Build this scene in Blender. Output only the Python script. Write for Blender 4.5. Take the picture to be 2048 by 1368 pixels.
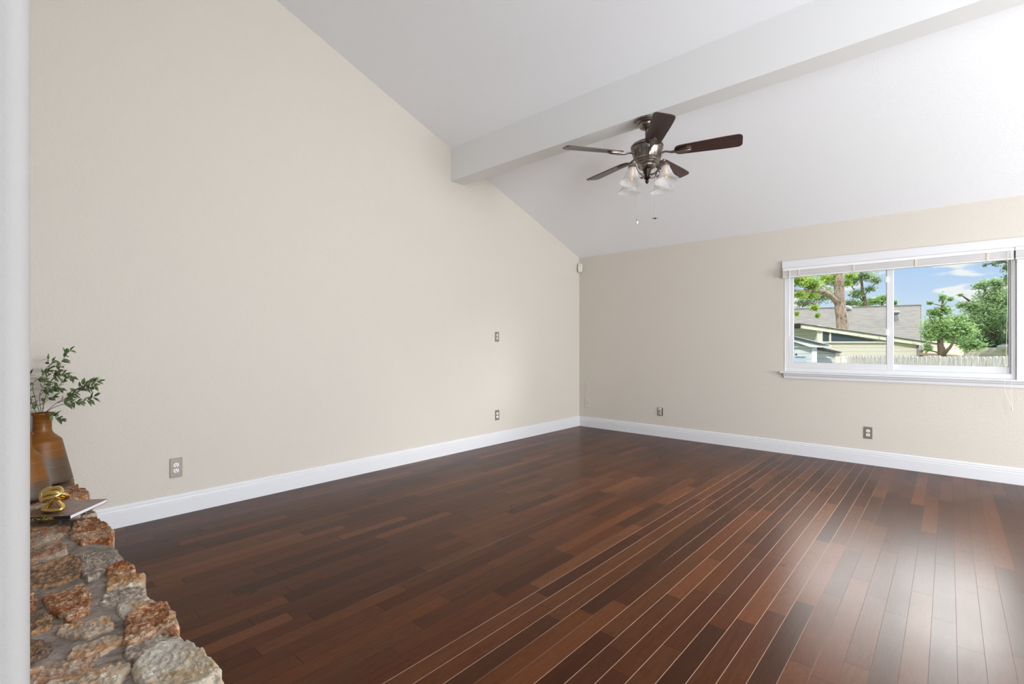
import bpy, bmesh, math, random
from mathutils import Vector, Matrix, noise as mnoise

for o in list(bpy.data.objects):
    bpy.data.objects.remove(o, do_unlink=True)
C = bpy.context.scene.collection
SC = bpy.context.scene
PI = math.pi

# ------------------------------------------------------------------ camera
H_EYE = 1.187
cam_d = bpy.data.cameras.new('camera')
cam_d.sensor_width = 36.0
cam_d.sensor_fit = 'HORIZONTAL'
cam_d.lens = 970.0 / 2048.0 * 36.0
cam_d.shift_y = 4.0 / 2048.0
cam_d.clip_start = 0.02
cam_d.clip_end = 400
cam = bpy.data.objects.new('camera', cam_d)
cam.location = (0, 0, H_EYE)
cam.rotation_euler = (PI / 2, 0, math.radians(42))
C.objects.link(cam)
SC.camera = cam

# ------------------------------------------------------------------ view + cycles
SC.view_settings.view_transform = 'Standard'
SC.view_settings.look = 'None'
SC.view_settings.exposure = 0.0
SC.view_settings.gamma = 1.0
SC.view_settings.use_curve_mapping = False
SC.cycles.max_bounces = 10
SC.cycles.diffuse_bounces = 6
SC.cycles.transparent_max_bounces = 16
SC.cycles.sample_clamp_indirect = 6.0
SC.cycles.caustics_reflective = False
SC.cycles.caustics_refractive = False
SC.cycles.use_denoising = True


# ------------------------------------------------------------------ node helpers
class NT:
    def __init__(self, tree):
        self.t = tree

    def n(self, kind, **kw):
        nd = self.t.nodes.new(kind)
        for k, v in kw.items():
            setattr(nd, k, v)
        return nd

    def put(self, sock, val):
        if hasattr(val, 'is_output') or isinstance(val, bpy.types.NodeSocket):
            self.t.links.new(val, sock)
        elif val is not None:
            sock.default_value = val

    def m(self, op, a, b=None, c=None, clamp=False):
        nd = self.n('ShaderNodeMath', operation=op, use_clamp=clamp)
        self.put(nd.inputs[0], a)
        if b is not None:
            self.put(nd.inputs[1], b)
        if c is not None:
            self.put(nd.inputs[2], c)
        return nd.outputs[0]

    def sep(self, v):
        nd = self.n('ShaderNodeSeparateXYZ')
        self.put(nd.inputs[0], v)
        return nd.outputs

    def comb(self, x, y, z):
        nd = self.n('ShaderNodeCombineXYZ')
        for i, q in enumerate((x, y, z)):
            self.put(nd.inputs[i], q)
        return nd.outputs[0]

    def mix(self, f, a, b, blend='MIX'):
        nd = self.n('ShaderNodeMix', data_type='RGBA', blend_type=blend)
        self.put(nd.inputs[0], f)
        self.put(nd.inputs[6], a)
        self.put(nd.inputs[7], b)
        return nd.outputs[2]

    def noise(self, vec, scale, detail=3.0, rough=0.5, dist=0.0):
        nd = self.n('ShaderNodeTexNoise')
        self.put(nd.inputs['Vector'], vec)
        nd.inputs['Scale'].default_value = scale
        nd.inputs['Detail'].default_value = detail
        nd.inputs['Roughness'].default_value = rough
        nd.inputs['Distortion'].default_value = dist
        return nd.outputs[0]

    def white(self, x, y=None):
        if y is None:
            nd = self.n('ShaderNodeTexWhiteNoise', noise_dimensions='1D')
            self.put(nd.inputs['W'], x)
        else:
            nd = self.n('ShaderNodeTexWhiteNoise', noise_dimensions='2D')
            self.put(nd.inputs['Vector'], self.comb(x, y, 0.0))
        return nd.outputs[0]

    def ramp(self, f, stops, interp='LINEAR'):
        nd = self.n('ShaderNodeValToRGB')
        cr = nd.color_ramp
        cr.interpolation = interp
        while len(cr.elements) < len(stops):
            cr.elements.new(0.5)
        for e, (p, c) in zip(cr.elements, stops):
            e.position = p
            e.color = (*c, 1.0) if len(c) == 3 else c
        self.put(nd.inputs[0], f)
        return nd.outputs[0]

    def smooth(self, v, a, b):
        nd = self.n('ShaderNodeMapRange', interpolation_type='SMOOTHSTEP')
        self.put(nd.inputs[0], v)
        nd.inputs[1].default_value = a
        nd.inputs[2].default_value = b
        return nd.outputs[0]

    def bump(self, h, strength, dist):
        nd = self.n('ShaderNodeBump')
        nd.inputs['Strength'].default_value = strength
        nd.inputs['Distance'].default_value = dist
        self.put(nd.inputs['Height'], h)
        return nd.outputs[0]

    def coord(self, which='Object'):
        return self.n('ShaderNodeTexCoord').outputs[which]


def srgb(r, g, b):
    def f(c):
        c /= 255.0
        return c / 12.92 if c <= 0.04045 else ((c + 0.055) / 1.055) ** 2.4
    return (f(r), f(g), f(b))


def col4(c):
    return (c[0], c[1], c[2], 1.0)


MATS = {}


def mat(name, color=(0.8, 0.8, 0.8), rough=0.5, metal=0.0, spec=0.5, **kw):
    m = bpy.data.materials.new(name)
    m.use_nodes = True
    nt = NT(m.node_tree)
    p = m.node_tree.nodes['Principled BSDF']
    p.inputs['Base Color'].default_value = col4(color)
    p.inputs['Roughness'].default_value = rough
    p.inputs['Metallic'].default_value = metal
    p.inputs['Specular IOR Level'].default_value = spec
    MATS[name] = m
    return m, nt, p


# ------------------------------------------------------------------ sky
world = bpy.data.worlds.new('sky')
SC.world = world
world.use_nodes = True
wt = NT(world.node_tree)
bg = world.node_tree.nodes['Background']
wdir = wt.coord('Generated')
wx, wy, wz = wt.sep(wdir)
skyc = wt.ramp(wt.m('MAXIMUM', wz, 0.0), [(0.0, srgb(226, 239, 251)), (0.07, srgb(207, 228, 252)),
                                          (0.16, srgb(168, 205, 250)), (0.5, srgb(110, 160, 230)), (1.0, srgb(90, 140, 220))])
cvec = wt.comb(wt.m('ADD', wt.m('MULTIPLY', wx, 5.0), 3.4), wt.m('MULTIPLY', wy, 5.0), wt.m('MULTIPLY', wz, 17.0))
cl = wt.noise(cvec, 2.7, 5.0, 0.48)
clm = wt.smooth(cl, 0.51, 0.60)
clm = wt.m('MULTIPLY', clm, wt.smooth(wz, 0.035, 0.075))
skyc = wt.mix(clm, skyc, col4(srgb(250, 251, 253)))
# extra-bright sky area added above the view for floor highlight and room light
SKY_BOOST = 31.0
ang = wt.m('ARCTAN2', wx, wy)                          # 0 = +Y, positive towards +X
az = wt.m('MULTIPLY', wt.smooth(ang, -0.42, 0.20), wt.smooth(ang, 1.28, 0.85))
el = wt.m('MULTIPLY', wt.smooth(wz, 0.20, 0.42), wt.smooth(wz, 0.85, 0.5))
sky_boost = wt.m('MULTIPLY', wt.m('MULTIPLY', az, el), SKY_BOOST)
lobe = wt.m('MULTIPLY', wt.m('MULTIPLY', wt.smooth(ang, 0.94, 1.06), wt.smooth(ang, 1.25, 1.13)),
            wt.m('MULTIPLY', wt.smooth(wz, 0.03, 0.12), wt.smooth(wz, 0.42, 0.28)))  # low bright sky patch added to throw light on the left wall
sky_boost = wt.m('ADD', sky_boost, wt.m('MULTIPLY', lobe, 30.0))
sky_boost = wt.m('MULTIPLY', sky_boost, wt.m('ADD', 0.7, wt.m('MULTIPLY', cl, 0.6)))
skyc = wt.mix(1.0, skyc, wt.comb(sky_boost, wt.m('MULTIPLY', sky_boost, 0.985), wt.m('MULTIPLY', sky_boost, 0.96)), 'ADD')
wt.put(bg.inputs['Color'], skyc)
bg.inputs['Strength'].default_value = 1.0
world.cycles.sampling_method = 'MANUAL'
world.cycles.sample_map_resolution = 1024

# ------------------------------------------------------------------ sun, daylight of the second window, added fill lights
def light(name, kind, loc, energy, rot=None, size=None, color=(1, 1, 1), aim=None):
    d = bpy.data.lights.new(name, kind)
    d.energy = energy
    d.color = color
    if kind == 'AREA':
        d.shape = 'RECTANGLE'
        d.size, d.size_y = size
    o = bpy.data.objects.new(name, d)
    o.location = loc
    if aim is not None:
        o.rotation_euler = Vector(aim).to_track_quat('-Z', 'Y').to_euler()
    C.objects.link(o)
    return o


sun = light('sun', 'SUN', (0, 0, 20), 4.3, aim=(-0.08, 0.75, -0.64), color=(1.0, 0.98, 0.95))
sun.data.angle = 0.02
light('fill_light_right', 'AREA', (5.12, 3.0, 1.12), 575, size=(3.5, 1.9), aim=(-1, 0, 0.24), color=(0.91, 0.96, 1.0))  # added fill from the right, stands before a closed door
light('daylight_far_window', 'AREA', (1.42, 5.93, 1.45), 4, size=(1.6, 1.0), aim=(0, -1, 0.6), color=(0.91, 0.96, 1.0))
light('fill_light_hall', 'AREA', (0.6, -1.4, 2.36), 2.5, size=(1.6, 1.4), aim=(0, 0, -1), color=(0.97, 0.98, 1.0))  # weak fill added in the unseen hall
light('fill_light_right_high', 'AREA', (5.1, 1.2, 3.1), 22, size=(1.8, 0.8), aim=(-1, 0.1, 0.1), color=(0.91, 0.96, 1.0))  # second fill added high on the right, no window there
light('fill_light_back', 'AREA', (2.25, 0.08, 1.6), 235, size=(2.0, 1.7), aim=(-0.12, 1, 0.1), color=(0.91, 0.96, 1.0))  # frontal fill added at the back wall for the far wall, no opening there


# ------------------------------------------------------------------ mesh helpers
class MB:
    """collects shapes for one mesh"""

    def __init__(self):
        self.bm = bmesh.new()

    def box(self, lo, hi, bevel=0.0):
        x0, y0, z0 = lo
        x1, y1, z1 = hi
        vs = [self.bm.verts.new(p) for p in ((x0, y0, z0), (x1, y0, z0), (x1, y1, z0), (x0, y1, z0),
                                             (x0, y0, z1), (x1, y0, z1), (x1, y1, z1), (x0, y1, z1))]
        fs = [self.bm.faces.new([vs[i] for i in q]) for q in
              ((0, 3, 2, 1), (4, 5, 6, 7), (0, 1, 5, 4), (1, 2, 6, 5), (2, 3, 7, 6), (3, 0, 4, 7))]
        if bevel > 0:
            es = list({e for f in fs for e in f.edges})
            bmesh.ops.bevel(self.bm, geom=es, offset=bevel, segments=2, affect='EDGES', profile=0.5)
        return self

    def prism(self, poly, vec):
        """poly: list of 3-D points; extruded by vec"""
        v = Vector(vec)
        a = [self.bm.verts.new(Vector(p)) for p in poly]
        b = [self.bm.verts.new(Vector(p) + v) for p in poly]
        n = len(poly)
        self.bm.faces.new(a[::-1])
        self.bm.faces.new(b)
        for i in range(n):
            j = (i + 1) % n
            self.bm.faces.new((a[i], a[j], b[j], b[i]))
        return self

    def lathe(self, prof, seg=48, center=(0, 0, 0), axis=None, cap=True):
        """prof: list of (r, z)"""
        M = Matrix.Translation(Vector(center))
        if axis is not None:
            M = M @ Vector(axis).to_track_quat('Z', 'Y').to_matrix().to_4x4()
        rings = []
        for r, z in prof:
            if r < 1e-6:
                rings.append([self.bm.verts.new(M @ Vector((0, 0, z)))])
            else:
                rings.append([self.bm.verts.new(M @ Vector((r * math.cos(2 * PI * i / seg), r * math.sin(2 * PI * i / seg), z)))
                              for i in range(seg)])
        for A, B in zip(rings[:-1], rings[1:]):
            for i in range(seg):
                j = (i + 1) % seg
                if len(A) == 1 and len(B) == 1:
                    continue
                if len(A) == 1:
                    self.bm.faces.new((A[0], B[j], B[i]))
                elif len(B) == 1:
                    self.bm.faces.new((A[i], A[j], B[0]))
                else:
                    self.bm.faces.new((A[i], A[j], B[j], B[i]))
        if cap:
            for R_ in (rings[0], rings[-1]):
                if len(R_) > 2:
                    self.bm.faces.new(R_)
        return self

    def tube(self, pts, rad, seg=12, closed=False, flat=None):
        pts = [Vector(p) for p in pts]
        n = len(pts)
        rads = rad if isinstance(rad, (list, tuple)) else [rad] * n
        rings = []
        prev = None
        for i in range(n):
            if closed:
                t = (pts[(i + 1) % n] - pts[i - 1]).normalized()
            else:
                t = (pts[min(i + 1, n - 1)] - pts[max(i - 1, 0)]).normalized()
            if prev is None:
                up = Vector((0, 0, 1)) if abs(t.z) < 0.9 else Vector((1, 0, 0))
                nrm = (up - t * up.dot(t)).normalized()
            else:
                nrm = (prev - t * prev.dot(t)).normalized()
            prev = nrm
            bi = t.cross(nrm)
            f1, f2 = flat if flat else (1, 1)
            rings.append([self.bm.verts.new(pts[i] + rads[i] * (math.cos(2 * PI * k / seg) * f1 * nrm + math.sin(2 * PI * k / seg) * f2 * bi))
                          for k in range(seg)])
        m = n if closed else n - 1
        for i in range(m):
            A = rings[i]
            B = rings[(i + 1) % n]
            off = 0
            if closed and i == n - 1:
                off = min(range(seg), key=lambda q: sum((A[k].co - B[(k + q) % seg].co).length for k in range(seg)))
            for k in range(seg):
                self.bm.faces.new((A[k], A[(k + 1) % seg], B[(k + 1 + off) % seg], B[(k + off) % seg]))
        if not closed:
            self.bm.faces.new(rings[0][::-1])
            self.bm.faces.new(rings[-1])
        return self

    def ball(self, c, r, seg=16, sc=(1, 1, 1)):
        bmesh.ops.create_uvsphere(self.bm, u_segments=seg, v_segments=max(6, seg // 2), radius=1.0,
                                  matrix=Matrix.Translation(Vector(c)) @ Matrix.Diagonal((r * sc[0], r * sc[1], r * sc[2], 1)))
        return self

    def build(self, name, material, parent=None, smooth=False, loc=(0, 0, 0), angle=35):
        bmesh.ops.recalc_face_normals(self.bm, faces=self.bm.faces[:])
        if smooth:
            for f in self.bm.faces:
                f.smooth = True
            lim = math.radians(angle)
            for e in self.bm.edges:
                if len(e.link_faces) == 2 and e.calc_face_angle(0) > lim:
                    e.smooth = False
        me = bpy.data.meshes.new(name)
        self.bm.to_mesh(me)
        self.bm.free()
        me.materials.append(material)
        o = bpy.data.objects.new(name, me)
        C.objects.link(o)
        o.location = loc
        if parent is not None:
            o.parent = parent
        return o


def catmull(pts, per=8, closed=False):
    P = [Vector(p) for p in pts]
    n = len(P)
    out = []
    for i in range(n if closed else n - 1):
        if closed:
            p0, p1, p2, p3 = P[i - 1], P[i], P[(i + 1) % n], P[(i + 2) % n]
        else:
            p0, p1, p2, p3 = P[max(i - 1, 0)], P[i], P[i + 1], P[min(i + 2, n - 1)]
        for k in range(per):
            t = k / per
            out.append(0.5 * ((2 * p1) + (-p0 + p2) * t + (2 * p0 - 5 * p1 + 4 * p2 - p3) * t * t + (-p0 + 3 * p1 - 3 * p2 + p3) * t ** 3))
    if not closed:
        out.append(P[-1])
    return out


def tag(o, label=None, cat=None, group=None, kind=None):
    if label:
        o['label'] = label
    if cat:
        o['category'] = cat
    if group:
        o['group'] = group
    if kind:
        o['kind'] = kind
    return o


def empty(name, loc, label, cat, group=None, rz=0.0):
    o = bpy.data.objects.new(name, None)
    o.location = loc
    o.rotation_euler = (0, 0, rz)
    o.empty_display_size = 0.1
    C.objects.link(o)
    return tag(o, label, cat, group)


def copy_tree(o, parent=None):
    c = o.copy()
    C.objects.link(c)
    if parent is not None:
        c.parent = parent
    for ch in list(o.children):
        copy_tree(ch, c)
    return c


RX, RY = math.cos(math.radians(42)), math.sin(math.radians(42))


def at(px, py, d):
    """point at depth d (metres ahead of the standpoint) seen at photo pixel px, py"""
    u = (px - 1024.0) / 970.0
    return Vector(((u * RX - RY) * d, (u * RY + RX) * d, H_EYE - (py - 688.0) / 970.0 * d))


def at_z(px, py, z):
    return at(px, py, (H_EYE - z) * 970.0 / (py - 688.0))


# ------------------------------------------------------------------ room materials
def paint(name, c, bump=0.10, scale=120.0, rough=0.6):
    m, nt, p = mat(name, c, rough, spec=0.25)
    v = nt.coord('Object')
    n1 = nt.noise(v, scale, 2.0, 0.55)
    n2 = nt.noise(v, scale * 0.35, 2.0, 0.5)
    hgt = nt.m('ADD', nt.smooth(n1, 0.42, 0.68), nt.m('MULTIPLY', n2, 0.5))
    nt.put(p.inputs['Normal'], nt.bump(hgt, bump, 0.004))
    return m


M_WALL = paint('cream_wall_paint', srgb(207, 200, 190), 0.22, 95)
M_BACK = paint('white_wall_paint', srgb(168, 166, 164), 0.06, 260)
M_CEIL = paint('white_ceiling_paint', srgb(240, 241, 244), 0.12, 75)
M_TRIM, nt, p = mat('white_trim_paint', srgb(218, 218, 221), 0.35)
M_BEAM, nt, p = mat('white_beam_paint', srgb(231, 231, 231), 0.5, spec=0.3)
M_VINYL, nt, p = mat('white_vinyl', srgb(220, 220, 222), 0.3)


def floor_material():
    m, nt, p = mat('brown_hardwood_planks', (0.1, 0.05, 0.03), 0.3)
    x, y, z = nt.sep(nt.coord('Object'))
    W = 0.0786
    xr = nt.m('DIVIDE', nt.m('ADD', x, 0.0545 + 100 * W), W)
    row = nt.m('FLOOR', xr)
    fx = nt.m('FRACT', xr)
    r1 = nt.white(row)
    r2 = nt.white(nt.m('ADD', row, 51.3))
    L = nt.m('ADD', 0.48, nt.m('MULTIPLY', r2, 0.6))
    u = nt.m('ADD', nt.m('DIVIDE', y, L), nt.m('MULTIPLY', r1, 23.7))
    u = nt.m('ADD', u, 50.0)
    idx = nt.m('FLOOR', u)
    fu = nt.m('FRACT', u)
    rnd = nt.white(row, idx)
    rnd2 = nt.white(nt.m('ADD', row, 7.7), nt.m('ADD', idx, 3.1))
    base = nt.ramp(rnd, [(0.0, srgb(60, 31, 15)), (0.25, srgb(67, 35, 17)), (0.55, srgb(76, 41, 20)),
                         (0.8, srgb(85, 48, 24)), (0.93, srgb(93, 54, 28)), (1.0, srgb(103, 61, 36))])
    hue = nt.ramp(rnd2, [(0.0, (1.09, 0.97, 0.90)), (0.6, (1, 1, 1)), (1.0, (0.95, 1.0, 1.04))])
    base = nt.mix(1.0, base, hue, 'MULTIPLY')
    gv = nt.comb(nt.m('MULTIPLY', x, 60.0), nt.m('MULTIPLY', y, 4.0), nt.m('MULTIPLY', rnd, 60.0))
    g1 = nt.noise(gv, 1.0, 5.0, 0.6, 0.6)
    gv2 = nt.comb(nt.m('MULTIPLY', x, 14.0), nt.m('MULTIPLY', y, 2.2), nt.m('MULTIPLY', rnd2, 40.0))
    g2 = nt.noise(gv2, 1.0, 3.0, 0.5, 2.2)
    rings = nt.m('ABSOLUTE', nt.m('SUBTRACT', nt.m('FRACT', nt.m('MULTIPLY', g2, 6.0)), 0.5))
    gr = nt.m('ADD', nt.m('MULTIPLY', g1, 0.55), nt.m('MULTIPLY', rings, 0.35))
    gcol = nt.ramp(gr, [(0.15, (0.66, 0.62, 0.60)), (0.42, (1, 1, 1)), (0.7, (1.28, 1.26, 1.22))])
    base = nt.mix(0.85, base, gcol, 'MULTIPLY')
    # seams
    ex = nt.m('MULTIPLY', nt.m('MINIMUM', fx, nt.m('SUBTRACT', 1.0, fx)), W)
    ey = nt.m('MULTIPLY', nt.m('MINIMUM', fu, nt.m('SUBTRACT', 1.0, fu)), L)
    srow = nt.m('FLOOR', nt.m('ADD', xr, 0.5))
    sr = nt.white(nt.m('ADD', srow, 11.9))
    along = nt.noise(nt.comb(nt.m('MULTIPLY', srow, 3.7), nt.m('MULTIPLY', y, 0.9), 0.0), 1.0, 2.0)
    dusty = nt.m('ADD', nt.smooth(x, -2.5, -0.7), nt.m('MULTIPLY', nt.smooth(y, 1.2, 3.6), 0.25))
    dusty = nt.m('ADD', dusty, nt.m('MULTIPLY', nt.m('SUBTRACT', sr, 0.55), 0.9))
    dusty = nt.m('ADD', dusty, nt.m('MULTIPLY', nt.m('SUBTRACT', along, 0.5), 1.4))
    dusty = nt.smooth(dusty, 0.35, 0.75)
    dusty = nt.m('MULTIPLY', dusty, nt.smooth(x, -3.1, -2.2))
    dusty = nt.m('MULTIPLY', dusty, nt.m('SUBTRACT', 1.0, nt.m('MULTIPLY', nt.smooth(x, -0.62, -0.25), 0.8)))
    hw = nt.m('ADD', 0.0005, nt.m('MULTIPLY', dusty, 0.00045))
    seamx = nt.m('LESS_THAN', ex, hw)
    seamy = nt.m('LESS_THAN', ey, 0.0006)
    seam = nt.m('MAXIMUM', seamx, seamy)
    scol = nt.mix(nt.m('MULTIPLY', dusty, seamx), col4(srgb(48, 27, 19)), col4(srgb(192, 166, 146)))
    base = nt.mix(seam, base, scol)
    nt.put(p.inputs['Base Color'], base)
    big = nt.noise(nt.comb(x, y, 0.0), 1.6, 4.0, 0.6)
    rg = nt.m('ADD', 0.22, nt.m('MULTIPLY', big, 0.10))
    rg = nt.m('ADD', rg, nt.m('MULTIPLY', g1, 0.05))
    nt.put(p.inputs['Roughness'], nt.m('ADD', rg, nt.m('MULTIPLY', seam, 0.4), clamp=True))
    nt.put(p.inputs['Specular IOR Level'], nt.m('MULTIPLY', nt.m('SUBTRACT', 1.0, nt.m('MULTIPLY', seam, 0.9)), 0.105))
    hgt = nt.m('ADD', nt.m('MULTIPLY', g1, 0.15), nt.m('MULTIPLY', nt.m('SUBTRACT', 1.0, seam), 0.6))
    nt.put(p.inputs['Normal'], nt.bump(hgt, 0.12, 0.002))
    return m


M_FLOOR = floor_material()

# ------------------------------------------------------------------ room shell
XL, YF, YB, XR = -3.995, 5.9, 0.04, 5.2
SL = 0.35


def ceil_z(y):
    return 2.438 + SL * (YF - y)


def struct(name, mb, m, parent=None, **kw):
    o = mb.build(name, m, parent, **kw)
    if parent is None:
        o['kind'] = 'structure'
    return o


struct('floor', MB().box((XL - 0.12, -3.0, -0.12), (XR + 0.12, YF + 0.15, 0.0)), M_FLOOR)
struct('wall_left', MB().prism([(XL, YB - 0.14, 0), (XL, YF + 0.15, 0), (XL, YF + 0.15, ceil_z(YF + 0.15) + 0.05),
                                (XL, YB - 0.14, ceil_z(YB - 0.14) + 0.05)], (-0.12, 0, 0)), M_WALL)
# far wall with two window openings
WX0, WX1, WZ0, WZ1 = -1.326, 0.430, 0.886, 2.000
W2X0, W2X1 = 0.62, 2.32
fw = MB()
for x0, x1, z0, z1 in ((XL, WX0, 0, 2.438), (WX1, W2X0, 0, 2.438), (W2X1, XR, 0, 2.438),
                       (WX0, WX1, 0, WZ0), (WX0, WX1, WZ1, 2.438), (W2X0, W2X1, 0, WZ0), (W2X0, W2X1, WZ1, 2.438)):
    fw.box((x0, YF, z0), (x1, YF + 0.15, z1))
struct('wall_far', fw, M_WALL)
struct('ceiling', MB().prism([(XL - 0.12, YF + 0.5, ceil_z(YF + 0.5)), (XL - 0.12, YB - 0.2, ceil_z(YB - 0.2)),
                              (XL - 0.12, YB - 0.2, ceil_z(YB - 0.2) + 0.2), (XL - 0.12, YF + 0.5, ceil_z(YF + 0.5) + 0.2)],
                             (XR - XL + 0.24, 0, 0)), M_CEIL)
B0, B1, BZ = 3.45, 3.632, 2.945
struct('ceiling_beam', MB().prism([(XL, B0, BZ), (XL, B1, BZ), (XL, B1, ceil_z(B1) + 0.02), (XL, B0, ceil_z(B0) + 0.02)],
                                  (XR - XL, 0, 0)), M_BEAM)
# right wall: door opening shut by an added panel, fill lights before it
rw = MB()
for y0, y1, z0, z1 in ((YB - 0.14, 1.2, 0, 2.1), (4.8, YF + 0.15, 0, 2.1)):
    rw.box((XR, y0, z0), (XR + 0.12, y1, z1))
rw.prism([(XR, YB - 0.14, 2.1), (XR, YF + 0.15, 2.1), (XR, YF + 0.15, ceil_z(YF + 0.15) + 0.05), (XR, YB - 0.14, ceil_z(YB - 0.14) + 0.05)], (0.12, 0, 0))
struct('wall_right', rw, M_WALL)
pdr = MB()
for y0, y1 in ((1.2, 1.28), (2.96, 3.04), (4.72, 4.8)):
    pdr.box((XR + 0.02, y0, 0.02), (XR + 0.08, y1, 2.1))
pdr.box((XR + 0.02, 1.2, 0.0), (XR + 0.08, 4.8, 0.08)).box((XR + 0.02, 1.2, 2.02), (XR + 0.08, 4.8, 2.1))
d1 = struct('door_1', pdr, M_VINYL)
MB().box((XR + 0.04, 1.28, 0.08), (XR + 0.06, 4.72, 2.02)).build('sky_blocking_panel', M_TRIM, d1)  # opaque panel added to keep the bright sky out of the room

# wall behind the standpoint, with the cased opening the view is taken through (rounded corner bead)
JX, JX2, HZ = -0.70, 1.10, 2.42
bw = MB()
r = 0.019
prof = [(XL - 0.12, YB), (XL - 0.12, YB - 0.14)]
for k in range(9):
    a = -PI / 2 + k * PI / 16
    prof.append((JX - r + r * math.cos(a), YB - 0.14 + r + r * math.sin(a)))
for k in range(9):
    a = k * PI / 16
    prof.append((JX - r + r * math.cos(a), YB - r + r * math.sin(a)))
bw.prism([(x, y, 0) for x, y in prof], (0, 0, HZ))
bw.box((JX2, YB - 0.14, 0), (XR + 0.12, YB, HZ))
bw.box((XL - 0.12, YB - 0.14, HZ), (XR + 0.12, YB, ceil_z(YB) + 0.05))
struct('wall_back', bw, M_BACK, smooth=True, angle=25)
hall = MB()
hall.box((XL - 0.12, -3.12, 0), (XR + 0.12, -3.0, 2.5)).box((XL - 0.12, -3.0, 0), (XL, YB - 0.14, 2.5)).box((XR, -3.0, 0), (XR + 0.12, YB - 0.14, 2.5))
struct('wall_hall', hall, M_BACK)
struct('ceiling_hall', MB().box((XL - 0.12, -3.12, 2.42), (XR + 0.12, YB - 0.14, 2.6)), M_CEIL)

# baseboards: flat board with a stepped cap
BBP = [(0, 0), (0.016, 0), (0.016, 0.094), (0.0125, 0.0975), (0.0125, 0.1035), (0.0145, 0.1065), (0.0135, 0.114),
       (0.0095, 0.118), (0.0095, 0.123), (0.011, 0.126), (0.008, 0.135), (0.003, 0.141), (0, 0.141)]
struct('baseboard_left', MB().prism([(XL + a, YB + 0.3, z) for a, z in BBP], (0, YF - YB - 0.3, 0)), M_TRIM)
struct('baseboard_far', MB().prism([(XL, YF - a, z) for a, z in BBP], (XR - XL, 0, 0)), M_TRIM)

# ------------------------------------------------------------------ window in the far wall
def schlick(nt, f0):
    """same reflectance from either side of a thin pane"""
    g = nt.n('ShaderNodeNewGeometry')
    d = nt.n('ShaderNodeVectorMath', operation='DOT_PRODUCT')
    nt.put(d.inputs[0], g.outputs['Normal'])
    nt.put(d.inputs[1], g.outputs['Incoming'])
    c = nt.m('SUBTRACT', 1.0, nt.m('ABSOLUTE', d.outputs['Value']), clamp=True)
    return nt.m('ADD', f0, nt.m('MULTIPLY', nt.m('POWER', c, 5.0), 1.0 - f0), clamp=True)


def glass_mat():
    m = bpy.data.materials.new('window_glass')
    m.use_nodes = True
    nt = NT(m.node_tree)
    m.node_tree.nodes.remove(m.node_tree.nodes['Principled BSDF'])
    out = m.node_tree.nodes['Material Output']
    tr = nt.n('ShaderNodeBsdfTransparent')
    tr.inputs[0].default_value = (0.97, 0.985, 0.98, 1)
    gl = nt.n('ShaderNodeBsdfGlossy')
    gl.inputs['Roughness'].default_value = 0.0
    mx = nt.n('ShaderNodeMixShader')
    nt.put(mx.inputs[0], schlick(nt, 0.02))
    nt.put(mx.inputs[1], tr.outputs[0])
    nt.put(mx.inputs[2], gl.outputs[0])
    nt.put(out.inputs[0], mx.outputs[0])
    return m


M_GLASS = glass_mat()
M_GASKET, nt, p = mat('grey_gasket', srgb(150, 156, 160), 0.6)
M_STICK, nt, p = mat('pale_sticker', srgb(206, 226, 232), 0.5)
M_INK, nt, p = mat('navy_ink', srgb(34, 58, 128), 0.5)
M_INK2, nt, p = mat('black_ink', srgb(32, 32, 48), 0.5)


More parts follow.
